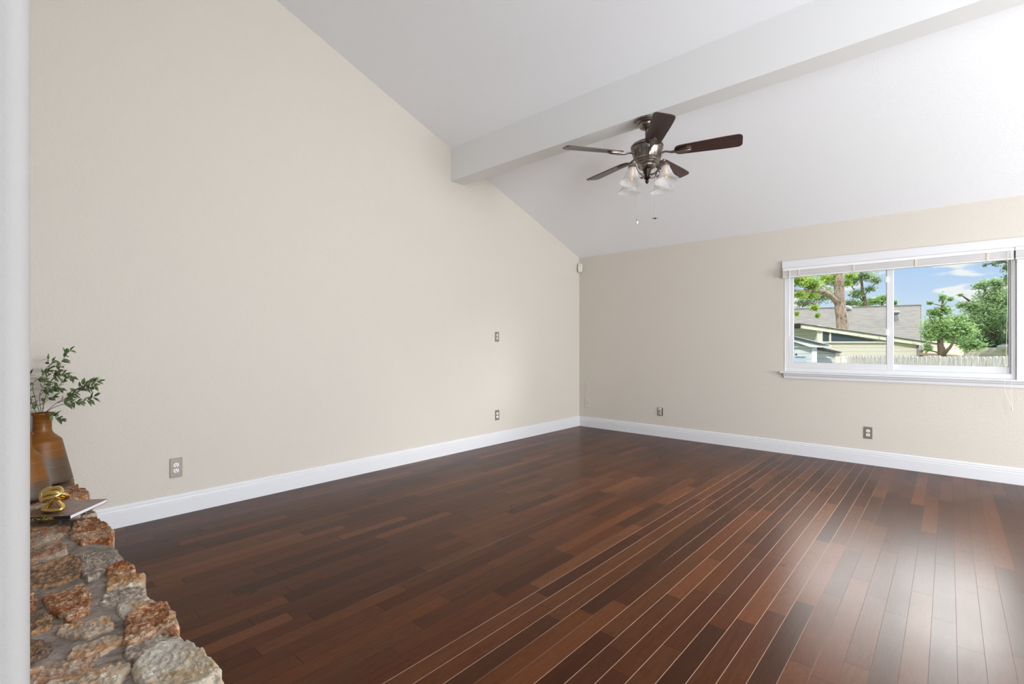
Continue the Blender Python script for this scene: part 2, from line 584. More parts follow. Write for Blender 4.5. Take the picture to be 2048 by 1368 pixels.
def window(name, x0, x1, with_sticker):
    fr = MB()
    y0, y1 = YF + 0.008, YF + 0.135
    fb = 0.048
    fr.box((x0 + 0.006, y0, WZ0), (x0 + fb, y1, WZ1 - 0.008)).box((x1 - 0.03, y0, WZ0), (x1 - 0.006, y1, WZ1 - 0.008))
    fr.box((x0 + fb, y0, WZ0), (x1 - 0.03, y1, WZ0 + 0.045)).box((x0 + fb, y0, WZ1 - 0.045), (x1 - 0.03, y1, WZ1 - 0.008))
    w = MB()
    # painted liner of the opening
    w.box((x0, YF - 0.003, WZ0), (x0 + 0.0055, YF + 0.15, WZ1)).box((x1 - 0.0055, YF - 0.003, WZ0), (x1, YF + 0.15, WZ1))
    w.box((x0 + 0.0055, YF - 0.003, WZ1 - 0.0075), (x1 - 0.0055, YF + 0.15, WZ1))
    root = struct(name, w, M_TRIM)
    fr.build('window_frame', M_VINYL, root)
    mid = x0 + (x1 - x0) * 0.5
    ml, mr = (-0.447, -0.393) if with_sticker else (mid - 0.027, mid + 0.027)
    zs, zt = WZ0 + 0.045, WZ1 - 0.045
    # left (sliding) sash in front, right (fixed) sash behind
    for nm, a, b, ya, yb, bl, br in (('sliding_sash', x0 + fb, mr, YF + 0.014, YF + 0.037, 0.036, mr - ml),
                                     ('fixed_sash', ml + 0.01, x1 - 0.030, YF + 0.040, YF + 0.062, mr - ml - 0.02, 0.016)):
        s = MB()
        s.box((a, ya, zs), (a + bl, yb, zt), 0.003).box((b - br, ya, zs), (b, yb, zt), 0.003)
        s.box((a + bl, ya, zs), (b - br, yb, zs + 0.058), 0.003).box((a + bl, ya, zt - 0.035), (b - br, yb, zt), 0.003)
        so = s.build(nm, M_VINYL, root)
        MB().box((a + bl - 0.002, (ya + yb) / 2 - 0.002, zs + 0.054), (b - br + 0.002, (ya + yb) / 2 + 0.002, zt - 0.03)).build('glass_pane', M_GLASS, so)
        g = MB()
        gx0, gx1, gz0, gz1 = a + bl, b - br, zs + 0.058, zt - 0.035
        gy = (ya + yb) / 2 - 0.004
        g.box((gx0, gy, gz0), (gx0 + 0.004, gy + 0.002, gz1)).box((gx1 - 0.004, gy, gz0), (gx1, gy + 0.002, gz1)).box((gx0, gy, gz0), (gx1, gy + 0.002, gz0 + 0.003))
        g.build('gasket', M_GASKET, so)
        if nm == 'sliding_sash':
            for zz in (1.78, 1.27):
                MB().box((b - br - 0.012, ya - 0.02, zz), (b - br + 0.012, ya, zz + 0.06), 0.004).build('sash_latch', M_VINYL, so)
    return root


w1 = window('window_1', WX0, WX1, True)
w2 = window('window_2', W2X0, W2X1, False)
# security sticker on the left pane: pale panel, a dark angular mark, a row of small navy letters
st = empty('window_sticker', (-1.238, 5.922, 0.992), 'small pale security sticker with navy lettering in the lower left corner of the window glass', 'sticker')
MB().box((0, 0, 0), (0.118, 0.0008, 0.066)).build('sticker_sheet', M_STICK, st)
ink = MB()
random.seed(4)
xx = 0.012
for k in range(8):
    w = 0.0085 + 0.003 * random.random()
    ink.box((xx, -0.0006, 0.046), (xx + 0.003, 0, 0.060))
    if k % 3 != 1:
        ink.box((xx, -0.0006, 0.056), (xx + w, 0, 0.060))
    if k % 2 == 0:
        ink.box((xx, -0.0006, 0.046), (xx + w, 0, 0.0495))
    else:
        ink.box((xx + w - 0.003, -0.0006, 0.046), (xx + w, 0, 0.060))
    xx += w + 0.002
ink.build('lettering', M_INK, st)
MB().prism([(0.0, 0, 0.074), (0.012, 0, 0.072), (0.030, 0, 0.073), (0.027, 0, 0.086), (0.022, 0, 0.089), (0.023, 0, 0.101), (0.017, 0, 0.094), (0.012, 0, 0.082)],
           (0, 0.0008, 0)).build('emblem', M_INK2, st)

# casing: head board, post between the windows, side strip, stool and apron
hb = MB().box((-1.346, YF - 0.026, 2.003), (2.36, YF, 2.083), 0.003)
struct('trim_1', hb, M_TRIM)
struct('trim_2', MB().box((WX1 - 0.004, YF - 0.014, WZ0), (W2X0 + 0.004, YF - 0.0005, 2.003), 0.002), M_TRIM)
so = MB()
so.prism([(-1.362, YF + 0.075, 0.886), (-1.362, YF - 0.048, 0.886), (-1.362, YF - 0.053, 0.880), (-1.362, YF - 0.053, 0.874), (-1.362, YF - 0.046, 0.868), (-1.362, YF + 0.075, 0.868)], (3.75, 0, 0))
struct('trim_3', so, M_TRIM)
ap = MB()
ap.prism([(-1.331, YF, 0.868), (-1.331, YF - 0.036, 0.868), (-1.331, YF - 0.030, 0.852), (-1.331, YF - 0.018, 0.842), (-1.331, YF - 0.016, 0.818), (-1.331, YF, 0.818)], (3.69, 0, 0))
struct('trim_4', ap, M_TRIM)

# raised blinds
M_BLIND, nt, p = mat('white_faux_wood', srgb(232, 229, 228), 0.45)
M_TAPE, nt, p = mat('cream_ladder_cord', srgb(214, 202, 190), 0.8)
M_CORD, nt, p = mat('white_cord', srgb(226, 222, 216), 0.8)


def blind(x0, x1, label, cords):
    root = empty('window_blind', ((x0 + x1) / 2, YF - 0.035, 2.0), label, 'blind', 'raised white slat blinds')
    hw = (x1 - x0) / 2
    ya, yb = -0.028, 0.022
    MB().box((-hw, ya + 0.006, -0.030), (hw, yb, -0.001), 0.004).build('head_rail', M_BLIND, root)
    z = -0.032
    for k in range(12):
        dy = 0.0015 * math.sin(k * 2.1)
        MB().prism([(-hw + 0.004, ya + dy, z - 0.0042), (-hw + 0.004, ya + dy, z - 0.0012), (-hw + 0.004, (ya + yb) / 2, z), (-hw + 0.004, yb + dy, z - 0.0012),
                    (-hw + 0.004, yb + dy, z - 0.0042), (-hw + 0.004, (ya + yb) / 2, z - 0.0030)], (2 * hw - 0.008, 0, 0)).build('slat', M_BLIND, root)
        z -= 0.0046
    MB().box((-hw + 0.003, ya, z - 0.014), (hw - 0.003, yb, z - 0.001), 0.003).build('bottom_rail', M_BLIND, root)
    for k in range(4):
        xk = -hw + 0.16 + k * (2 * hw - 0.32) / 3
        MB().box((xk - 0.009, ya - 0.003, z - 0.012), (xk + 0.009, ya - 0.001, -0.030), 0.0005).build('ladder_tape', M_TAPE, root)
    if cords:
        MB().tube([(hw - 0.020, ya - 0.008, -0.03), (hw - 0.019, ya - 0.014, -0.5), (hw - 0.019, ya - 0.026, -1.1), (hw - 0.018, ya - 0.026, -1.33)], 0.0013, 6).build('lift_cord', M_CORD, root)
        MB().tube(catmull([(hw - 0.040, ya - 0.008, -0.03), (hw - 0.044, ya - 0.014, -0.5), (hw - 0.052, ya - 0.024, -1.0), (hw - 0.060, ya - 0.026, -1.16), (hw - 0.050, ya - 0.026, -1.24), (hw - 0.022, ya - 0.026, -1.32)], 6), 0.0013, 6).build('lift_cord', M_CORD, root)
        MB().lathe([(0.001, 0.04), (0.004, 0.03), (0.006, 0.0), (0.004, -0.004), (0, -0.004)], 12, (hw - 0.018, ya - 0.026, -1.362)).build('tassel', M_CORD, root, smooth=True)
        MB().tube([(-hw + 0.072, ya - 0.006, -0.02), (-hw + 0.070, ya - 0.008, -0.4), (-hw + 0.066, ya - 0.009, -0.73)], [0.003, 0.0035, 0.0045], 8).build('tilt_wand', M_BLIND, root)
    return root


blind(-1.334, 0.410, 'raised white slat blind with lift cord and wand, over the window showing the roofs', True)
blind(0.413, 2.34, 'raised white slat blind cut off by the right edge of the photo', False)

# ------------------------------------------------------------------ wall plates
M_STEEL, nt, p = mat('brushed_steel_plate', srgb(140, 129, 119), 0.45, 0.35)
M_WHT, nt, p = mat('white_plastic', srgb(232, 231, 230), 0.4)
M_DARK, nt, p = mat('dark_slot', srgb(22, 20, 20), 0.7)
M_CREAM, nt, p = mat('cream_plastic_plate', srgb(206, 197, 188), 0.45)
M_TAN, nt, p = mat('tan_plastic', srgb(190, 172, 158), 0.5)


def plate_root(name, loc, rz, label, cat, group=None):
    return empty(name, loc, label, cat, group, rz)


# local frame: plate in the X-Z plane, facing -Y
def plate(root, w, h, m, t=0.006):
    b = MB()
    bm = b.bm
    b.box((-w / 2, -t, -h / 2), (w / 2, 0, h / 2), 0.0022)
    return b.build('wall_plate', m, root)


def receptacle(root, z, slots=True, wide=0.0168, kind='duplex'):
    f = MB()
    pts = []
    for k in range(28):
        a = 2 * PI * k / 28
        px, pz = wide * math.cos(a), 0.0172 * math.sin(a)
        pz = max(-0.0140, min(0.0140, pz))
        pts.append((px, -0.0085, z + pz))
    f.prism(pts, (0, 0.006, 0))
    ro = f.build('receptacle', M_WHT, root)
    if slots:
        s = MB()
        s.box((-0.0078, -0.0091, z - 0.001), (-0.0052, -0.0080, z + 0.0085)).box((0.0052, -0.0091, z + 0.0), (0.0078, -0.0080, z + 0.0078))
        s.lathe([(0.0034, -0.0003), (0.0034, 0.0007)], 12, (0, -0.0088, z - 0.0075), axis=(0, -1, 0))
        s.build('slot', M_DARK, ro)
    return ro


def screw(root, z, m=None):
    MB().lathe([(0.0032, 0), (0.0032, 0.0008), (0.002, 0.0014), (0, 0.0014)], 12, (0, -0.006, z), axis=(0, -1, 0)).build('screw', m or M_STEEL, root)


def outlet(loc, rz, w, h, label, slots=True):
    r_ = plate_root('wall_outlet', loc, rz, label, 'outlet')
    plate(r_, w, h, M_STEEL)
    receptacle(r_, 0.0195, slots)
    receptacle(r_, -0.0195, slots)
    screw(r_, 0.0)
    return r_


RZL = PI / 2      # facing +X
outlet((XL, 0.943, 0.327), RZL, 0.074, 0.134, 'steel double outlet low on the cream wall nearest the stone hearth')
outlet((XL, 4.170, 0.341), RZL, 0.070, 0.120, 'steel plate with two white round blanks low on the left wall near the corner', slots=False)
outlet((-0.590, YF, 0.312), 0, 0.070, 0.117, 'steel double outlet under the window on the far wall')
jk = plate_root('jack_plate', (XL, 4.167, 1.273), RZL, 'steel plate with two round white jacks halfway up the left wall', 'wall plate')
plate(jk, 0.070, 0.116, M_STEEL)
for zz in (0.0195, -0.0195):
    j = MB().lathe([(0.0155, 0), (0.0155, 0.003), (0.0145, 0.004), (0.006, 0.004), (0.006, 0.001), (0, 0.001)], 24, (0, -0.006, zz), axis=(0, -1, 0)).build('jack', M_WHT, jk, smooth=True)
    MB().lathe([(0.0055, 0), (0.0055, 0.004), (0, 0.004)], 12, (-0.002, -0.006, zz), axis=(0, -1, 0)).build('socket', M_DARK, j)
screw(jk, 0.048)
for zc, w, h, lab, hole in ((0.562, 0.070, 0.108, 'cream blank cable plate by the room corner, upper of the two', 0.003),
                            (0.339, 0.078, 0.118, 'cream blank cable plate by the room corner, lower of the two', 0.0045)):
    c_ = plate_root('cable_plate', (-3.850, YF, zc), 0, lab, 'wall plate', 'cream cable plates in the corner')
    plate(c_, w, h, M_CREAM)
    MB().lathe([(hole, 0), (hole, 0.003), (0, 0.003)], 12, (0, -0.0055, 0.0), axis=(0, -1, 0)).build('cable_port', M_DARK, c_)
    screw(c_, h * 0.37, M_CREAM if zc < 0.5 else M_STEEL)
    screw(c_, -h * 0.37, M_CREAM if zc < 0.5 else M_STEEL)
ob = plate_root('phone_jack', (-2.750, YF, 0.319), 0, 'open tan phone jack box without cover on the far wall left of the window', 'jack')
b = MB()
b.box((-0.036, -0.006, -0.052), (0.036, 0, 0.052), 0.002)
b.build('back_box', M_STEEL, ob)
MB().box((-0.026, -0.014, -0.047), (0.022, -0.004, 0.049), 0.004).build('jack_body', M_TAN, ob)
s = MB()
s.box((-0.014, -0.0155, -0.004), (-0.003, -0.0135, 0.010)).box((-0.032, -0.008, -0.02), (-0.026, -0.0055, 0.008)).box((-0.010, -0.0155, -0.038), (-0.004, -0.0135, -0.024)).box((0.024, -0.008, -0.05), (0.031, -0.0055, 0.044))
s.box((-0.012, -0.0155, -0.051), (0.004, -0.0135, -0.044))
s.build('opening', M_DARK, ob)
MB().box((-0.022, -0.0152, 0.034), (0.018, -0.0136, 0.044), 0.0006).build('jack_tab', M_WHT, ob)

# motion detector across the corner
md = empty('motion_detector', (XL + 0.03, YF - 0.03, 2.215), 'small white motion detector high in the corner of the room', 'detector', rz=PI / 4)
b = MB()
pts = [(-0.031, 0.022), (0.031, 0.022), (0.034, 0.05), (0.034, 0.095), (0.029, 0.122), (0.018, 0.131), (-0.018, 0.131), (-0.029, 0.122), (-0.034, 0.095), (-0.034, 0.05)]
pts = [(-0.016, 0.006), (0.016, 0.006), (0.031, 0.020)] + pts[2:] + [(-0.031, 0.020)]
b.prism([(x, -0.032, z) for x, z in pts], (0, 0.04, 0))
bmesh.ops.bevel(b.bm, geom=[e for e in b.bm.edges if abs(e.verts[0].co.y + 0.032) < 1e-5 and abs(e.verts[1].co.y + 0.032) < 1e-5], offset=0.007, segments=3, affect='EDGES')
b.build('housing', M_CREAM, md, smooth=True)
MB().lathe([(0.0045, 0), (0.0045, 0.001), (0, 0.001)], 12, (0.001, -0.0318, 0.098), axis=(0, -1, 0)).build('indicator', M_DARK, md)
MB().prism([(-0.019, -0.034, 0.022), (0.019, -0.034, 0.022), (0.019, -0.034, 0.078), (-0.019, -0.034, 0.078)], (0, 0.003, 0)).build('lens', M_CREAM, md)

# ------------------------------------------------------------------ ceiling fan
M_PEWTER, nt, p = mat('brushed_pewter', srgb(150, 140, 132), 0.33, 1.0)
nz = nt.noise(nt.coord('Object'), 22.0, 2.0)
nt.put(p.inputs['Base Color'], nt.ramp(nz, [(0.3, srgb(112, 103, 97)), (0.7, srgb(160, 150, 142))]))
M_PEWTER_D, nt, p = mat('dark_pewter', srgb(64, 57, 54), 0.4, 1.0)


def blade_mat():
    m, nt, p = mat('dark_walnut_blade', srgb(50, 22, 18), 0.28)
    x, y, z = nt.sep(nt.coord('Object'))
    g = nt.noise(nt.comb(nt.m('MULTIPLY', x, 5.0), nt.m('MULTIPLY', y, 70.0), z), 1.0, 4.0, 0.6, 0.8)
    nt.put(p.inputs['Base Color'], nt.ramp(g, [(0.3, srgb(38, 14, 12)), (0.55, srgb(58, 25, 20)), (0.75, srgb(82, 40, 30))]))
    return m


M_BLADE = blade_mat()


def frost_mat():
    m = bpy.data.materials.new('frosted_alabaster_glass')
    m.use_nodes = True
    nt = NT(m.node_tree)
    m.node_tree.nodes.remove(m.node_tree.nodes['Principled BSDF'])
    out = m.node_tree.nodes['Material Output']
    tl = nt.n('ShaderNodeBsdfTranslucent')
    tl.inputs[0].default_value = (0.99, 0.99, 1.0, 1)
    df = nt.n('ShaderNodeBsdfDiffuse')
    sw = nt.noise(nt.coord('Object'), 9.0, 3.0, 0.5, 1.5)
    nt.put(df.inputs[0], nt.ramp(sw, [(0.35, (0.88, 0.90, 0.92)), (0.7, (1.0, 1.0, 1.0))]))
    m1 = nt.n('ShaderNodeMixShader')
    m1.inputs[0].default_value = 0.5
    nt.put(m1.inputs[1], tl.outputs[0])
    nt.put(m1.inputs[2], df.outputs[0])
    tr = nt.n('ShaderNodeBsdfTransparent')
    m2 = nt.n('ShaderNodeMixShader')
    m2.inputs[0].default_value = 0.36
    nt.put(m2.inputs[1], m1.outputs[0])
    nt.put(m2.inputs[2], tr.outputs[0])
    gl = nt.n('ShaderNodeBsdfGlossy')
    gl.inputs['Roughness'].default_value = 0.12
    m3 = nt.n('ShaderNodeMixShader')
    nt.put(m3.inputs[0], schlick(nt, 0.03))
    nt.put(m3.inputs[1], m2.outputs[0])
    nt.put(m3.inputs[2], gl.outputs[0])
    nt.put(out.inputs[0], m3.outputs[0])
    return m


M_FROST = frost_mat()
M_BULB, nt, p = mat('amber_bulb_glass', srgb(232, 190, 146), 0.15)
p.inputs['Emission Color'].default_value = (1.0, 0.55, 0.22, 1)
p.inputs['Emission Strength'].default_value = 0.45

FX, FY = -1.762, 3.542
fan = empty('ceiling_fan', (FX, FY, BZ), 'five-blade dark wood and pewter ceiling fan with four glass lamps, hung from the beam', 'ceiling fan')
Z0 = BZ  # local z = world z - Z0


def lz(z):
    return z - Z0


MB().lathe([(0, 0), (0.094, 0), (0.096, -0.006), (0.094, -0.014), (0.084, -0.018), (0.084, -0.024), (0.078, -0.032), (0.068, -0.036), (0.066, -0.044),
            (0.052, -0.062), (0.034, -0.072), (0.022, -0.076), (0, -0.076)], 48).build('canopy', M_PEWTER, fan, smooth=True)
MB().lathe([(0.014, -0.07), (0.014, lz(2.775))], 20).lathe([(0, lz(2.80)), (0.022, lz(2.80)), (0.026, lz(2.785)), (0.026, lz(2.765)), (0, lz(2.765))], 24).build('downrod', M_PEWTER, fan, smooth=True)
motor = MB().lathe([(0, lz(2.780)), (0.045, lz(2.779)), (0.085, lz(2.770)), (0.108, lz(2.757)), (0.120, lz(2.746)), (0.125, lz(2.738)), (0.125, lz(2.732)), (0.116, lz(2.729)),
                    (0.116, lz(2.725)), (0.122, lz(2.721)), (0.121, lz(2.712)), (0.112, lz(2.690)), (0.104, lz(2.665)), (0.100, lz(2.645)), (0.100, lz(2.636)), (0, lz(2.636))], 64)
motor.build('motor_housing', M_PEWTER, fan, smooth=True)
gr = MB()
for k in range(20):
    a = 2 * PI * k / 20 + 0.11
    d = Vector((math.cos(a), math.sin(a), 0))
    gr.tube([d * 0.1215 + Vector((0, 0, lz(2.712))), d * 0.1125 + Vector((0, 0, lz(2.690))), d * 0.1045 + Vector((0, 0, lz(2.665))), d * 0.1005 + Vector((0, 0, lz(2.645)))], 0.0016, 6)
gr.build('panel_seams', M_PEWTER_D, fan)
MB().lathe([(0.100, lz(2.640)), (0.103, lz(2.634)), (0.103, lz(2.627)), (0.096, lz(2.624)), (0.097, lz(2.619)), (0.092, lz(2.610)), (0.086, lz(2.607)), (0.086, lz(2.601)),
            (0.079, lz(2.592)), (0.070, lz(2.586)), (0.068, lz(2.578)), (0.056, lz(2.566)), (0.040, lz(2.558)), (0, lz(2.558))], 64).build('switch_housing', M_PEWTER, fan, smooth=True)
MB().lathe([(0.034, lz(2.560)), (0.033, lz(2.552)), (0.028, lz(2.535)), (0.021, lz(2.515)), (0.0185, lz(2.500)), (0.024, lz(2.494)), (0.024, lz(2.488)), (0.016, lz(2.482)),
            (0.011, lz(2.474)), (0.014, lz(2.466)), (0.014, lz(2.461)), (0.009, lz(2.452)), (0.004, lz(2.446)), (0, lz(2.444))], 32).build('finial', M_PEWTER_D, fan, smooth=True)

# blades, each with its iron
ZB = lz(2.672)
for k in range(5):
    th = math.radians(18 + 72 * k)
    bl = MB()
    r0, r1 = 0.205, 0.680
    out_ = []
    n = 26
    def halfw(s):
        base = 0.054 + 0.020 * min(1, s / 0.75)
        if s < 0.10:
            base *= math.sqrt(max(0, 1 - (1 - s / 0.10) ** 2)) * 0.75 + 0.25 if s > 0 else 0.25
        if s > 0.93:
            q = (s - 0.93) / 0.07
            base *= 0.55 + 0.45 * math.sqrt(max(0, 1 - q * q)) if q < 1 else 0.55
        return base
    ss = [0, 0.012, 0.03, 0.06, 0.10, 0.2, 0.35, 0.5, 0.65, 0.8, 0.93, 0.955, 0.975, 0.99, 1.0]
    up = [(r0 + (r1 - r0) * s, halfw(s)) for s in ss]
    outline = up + [(x, -y) for x, y in reversed(up)]
    bl.prism([(x, y, 0) for x, y in outline], (0, 0, 0.007))
    bmesh.ops.transform(bl.bm, matrix=Matrix.Rotation(math.radians(-12.5), 4, 'X'), verts=bl.bm.verts[:])
    bo = bl.build('blade', M_BLADE, fan, loc=(0, 0, ZB))
    bo.rotation_euler = (0, 0, th)
    ir = MB()
    # leaf-shaped plate under the blade root
    lf = [(0.175, 0.010), (0.20, 0.012), (0.225, 0.017), (0.25, 0.025), (0.275, 0.029), (0.30, 0.027), (0.32, 0.018), (0.330, 0.006)]
    ol = lf + [(x, -y) for x, y in reversed(lf)]
    ir.prism([(x, y, -0.010) for x, y in ol], (0, 0, 0.0095))
    ir.tube([(0.18, 0, -0.010), (0.24, 0, -0.013), (0.30, 0, -0.012), (0.322, 0, -0.009)], [0.008, 0.010, 0.010, 0.004], 8, flat=(0.6, 1.0))
    bmesh.ops.transform(ir.bm, matrix=Matrix.Rotation(math.radians(-12.5), 4, 'X'), verts=ir.bm.verts[:])
    pth = catmull([(0.101, 0, -0.033), (0.106, 0, -0.018), (0.118, 0, 0.000), (0.140, 0, 0.006), (0.165, 0, -0.001), (0.190, 0, -0.008)], 5)
    ir.tube(pth, [0.0115] * len(pth), 10, flat=(0.6, 1.15))
    io = ir.build('blade_iron', M_PEWTER, fan, smooth=True, loc=(0, 0, ZB))
    io.rotation_euler = (0, 0, th)

# four lamps on curled arms
for k in range(4):
    th = math.radians(78 + 90 * k)
    R_ = 0.168
    arm = catmull([(0.030, 0, lz(2.512)), (0.055, 0, lz(2.505)), (0.085, 0, lz(2.512)), (0.108, 0, lz(2.535)), (0.124, 0, lz(2.565)), (0.145, 0, lz(2.582)), (0.164, 0, lz(2.574)), (R_, 0, lz(2.560))], 6)
    a = MB().tube(arm, 0.0058, 10)
    for s_ in (0.045, 0.058):
        a.ball((s_, 0, lz(2.507)), 0.0095, 12)
    a.ball((R_ - 0.012, 0, lz(2.582)), 0.0125, 12)
    ao = a.build('lamp_arm', M_PEWTER, fan, smooth=True)
    ao.rotation_euler = (0, 0, th)
    tilt = Vector((0.10, 0, -1)).normalized()
    base = (R_, 0, lz(2.560))
    fo = MB().lathe([(0, 0), (0.012, 0.0), (0.015, 0.006), (0.026, 0.010), (0.034, 0.016), (0.035, 0.026), (0.031, 0.028), (0, 0.028)], 28, base, axis=tilt).build('lamp_holder', M_PEWTER, ao, smooth=True)
    sp = [(0.029, 0.024), (0.031, 0.034), (0.036, 0.050), (0.043, 0.068), (0.050, 0.086), (0.058, 0.104), (0.070, 0.120), (0.083, 0.132), (0.090, 0.140)]
    shp = sp + [(0.0915, 0.1405), (0.0905, 0.1420), (0.0890, 0.1405)]
    MB().lathe(shp, 40, base, axis=tilt, cap=False).build('glass_shade', M_FROST, ao, smooth=True, angle=60)
    MB().lathe([(0, 0.028), (0.008, 0.028), (0.009, 0.045), (0.0125, 0.060), (0.0135, 0.074), (0.011, 0.094), (0.006, 0.112), (0.001, 0.124), (0, 0.124)], 16, base, axis=tilt).build('light_bulb', M_BULB, ao, smooth=True)

# pull chains
rgt = Vector((RX, RY, 0))
M_CHAIN, nt, p = mat('pale_chain', srgb(176, 172, 168), 0.4, 0.8)
M_CRYST, nt, p = mat('clear_bead', srgb(225, 228, 230), 0.08)
for du, zend, kind in ((-0.079, 2.155, 'bead'), (0.062, 2.178, 'fan')):
    ctr = rgt * du
    ch = MB()
    ch.tube([(ctr.x, ctr.y, lz(2.598)), (ctr.x, ctr.y, lz(zend))], 0.0016, 6)
    co = ch.build('pull_chain', M_CHAIN, fan)
    if kind == 'bead':
        MB().ball((ctr.x, ctr.y, lz(zend - 0.013)), 0.0105, 14, (1, 1, 1.3)).build('pull_bead', M_CRYST, co, smooth=True)
        MB().lathe([(0.002, 0.012), (0.0035, 0.0), (0.002, -0.004)], 10, (ctr.x, ctr.y, lz(zend + 0.004))).build('pull_cap', M_PEWTER, co)
    else:
        f = MB()
        f.lathe([(0, 0.006), (0.005, 0.004), (0.006, -0.004), (0, -0.006)], 12, (ctr.x, ctr.y, lz(zend - 0.004)))
        for q in range(5):
            a = 2 * PI * q / 5 + 0.3
            d = Vector((math.cos(a), math.sin(a), 0.05))
            c0 = ctr + Vector((0, 0, lz(zend - 0.004)))
            f.tube([c0 + d * 0.004, c0 + d * 0.014, c0 + d * 0.024], [0.002, 0.004, 0.004], 6, flat=(0.35, 1.0))
        f.build('pull_miniature_fan', M_PEWTER_D, co)


# ------------------------------------------------------------------ stone hearth
def stone_mat(name, c1, c2, c3, sc=9.0):
    m, nt, p = mat(name, c1, 0.85, spec=0.25)
    v = nt.coord('Object')
    xyz = nt.sep(v)
    sx = nt.m('ADD', nt.m('MULTIPLY', xyz[0], 0.94), nt.m('MULTIPLY', xyz[1], -0.34))
    sy = nt.m('ADD', nt.m('MULTIPLY', xyz[0], 0.34), nt.m('MULTIPLY', xyz[1], 0.94))
    vs = nt.comb(nt.m('MULTIPLY', sx, 1.3), nt.m('MULTIPLY', sy, 0.65), nt.m('MULTIPLY', xyz[2], 1.2))
    n1 = nt.noise(vs, sc, 5.0, 0.65, 0.8)
    n2 = nt.noise(vs, sc * 7.0, 5.0, 0.75)
    n3 = nt.noise(v, sc * 0.5, 2.0, 0.5)
    mm = nt.m('ADD', nt.m('MULTIPLY', n1, 0.5), nt.m('MULTIPLY', n2, 0.5))
    a = nt.mix(nt.smooth(mm, 0.43, 0.57), col4(c1), col4(c2))
    a = nt.mix(nt.m('MULTIPLY', nt.smooth(n3, 0.48, 0.66), 0.8), a, col4(c3))
    sp = nt.ramp(n2, [(0.28, (0.46, 0.41, 0.37)), (0.44, (1.08, 1.06, 1.04)), (0.55, (1.25, 1.24, 1.22)), (0.70, (2.0, 1.97, 1.94))])
    nt.put(p.inputs['Base Color'], nt.mix(0.9, a, sp, 'MULTIPLY'))
    hgt = nt.m('ADD', n2, nt.m('MULTIPLY', n1, 0.8))
    nt.put(p.inputs['Normal'], nt.bump(hgt, 1.0, 0.010))
    return m


SM = {
    'rust': stone_mat('rust_brown_stone', srgb(152, 94, 56), srgb(192, 162, 136), srgb(140, 86, 52)),
    'mixed': stone_mat('tan_rust_stone', srgb(192, 178, 162), srgb(164, 106, 66), srgb(138, 122, 110)),
    'grey': stone_mat('grey_stone', srgb(150, 139, 129), srgb(186, 174, 158), srgb(142, 126, 112)),
    'white': stone_mat('white_buff_stone', srgb(226, 219, 204), srgb(196, 166, 122), srgb(222, 218, 210), 13.0),
    'tan': stone_mat('buff_stone', srgb(202, 192, 174), srgb(178, 130, 84), srgb(172, 158, 144)),
    'dark': stone_mat('dark_umber_stone', srgb(122, 102, 86), srgb(164, 128, 94), srgb(102, 88, 82)),
}
M_MORTAR = stone_mat('grey_mortar', srgb(132, 122, 114), srgb(148, 138, 130), srgb(116, 106, 98), 5.0)

HX0, HX1 = XL + 0.004, -1.02
hearth = empty('stone_hearth', (-2.5, 0.2, 0), 'raised hearth ledge of rust, tan and white rubble stone along the left foreground', 'hearth')
HO = Vector((-2.5, 0.2, 0))
# mortar bed with a ragged front
mb = MB()
nx, ny = 150, 22
random.seed(3)
grid = []
for i in range(nx + 1):
    x = HX0 + (HX1 - HX0) * i / nx
    fr = 0.385 + 0.016 * mnoise.noise(Vector((x * 5.0, 3.3, 0))) + 0.008 * mnoise.noise(Vector((x * 17, 1.3, 0)))
    colv = []
    for j in range(ny + 1):
        y = YB + (fr - YB) * j / ny
        z = 0.362 + 0.006 * mnoise.noise(Vector((x * 9, y * 9, 0.5))) + 0.004 * mnoise.noise(Vector((x * 31, y * 31, 2.5)))
        z += 0.025 * max(0, (-2.6 - x) / 1.4)
        if j == ny:
            z -= 0.014
        colv.append(mb.bm.verts.new(Vector((x, y, z)) - HO))
    colv.append(mb.bm.verts.new(Vector((x, fr - 0.02, 0.2)) - HO))
    colv.append(mb.bm.verts.new(Vector((x, fr - 0.02, 0.0)) - HO))
    colv.append(mb.bm.verts.new(Vector((x, YB, 0.0)) - HO))
    grid.append(colv)
for i in range(nx):
    for j in range(len(grid[0]) - 1):
        mb.bm.faces.new((grid[i][j], grid[i + 1][j], grid[i + 1][j + 1], grid[i][j + 1]))
    mb.bm.faces.new((grid[i][-1], grid[i + 1][-1], grid[i + 1][0], grid[i][0]))
mb.bm.faces.new(grid[0][::-1])
mb.bm.faces.new(grid[-1])
mb.build('mortar_bed', M_MORTAR, hearth, smooth=True, angle=60)


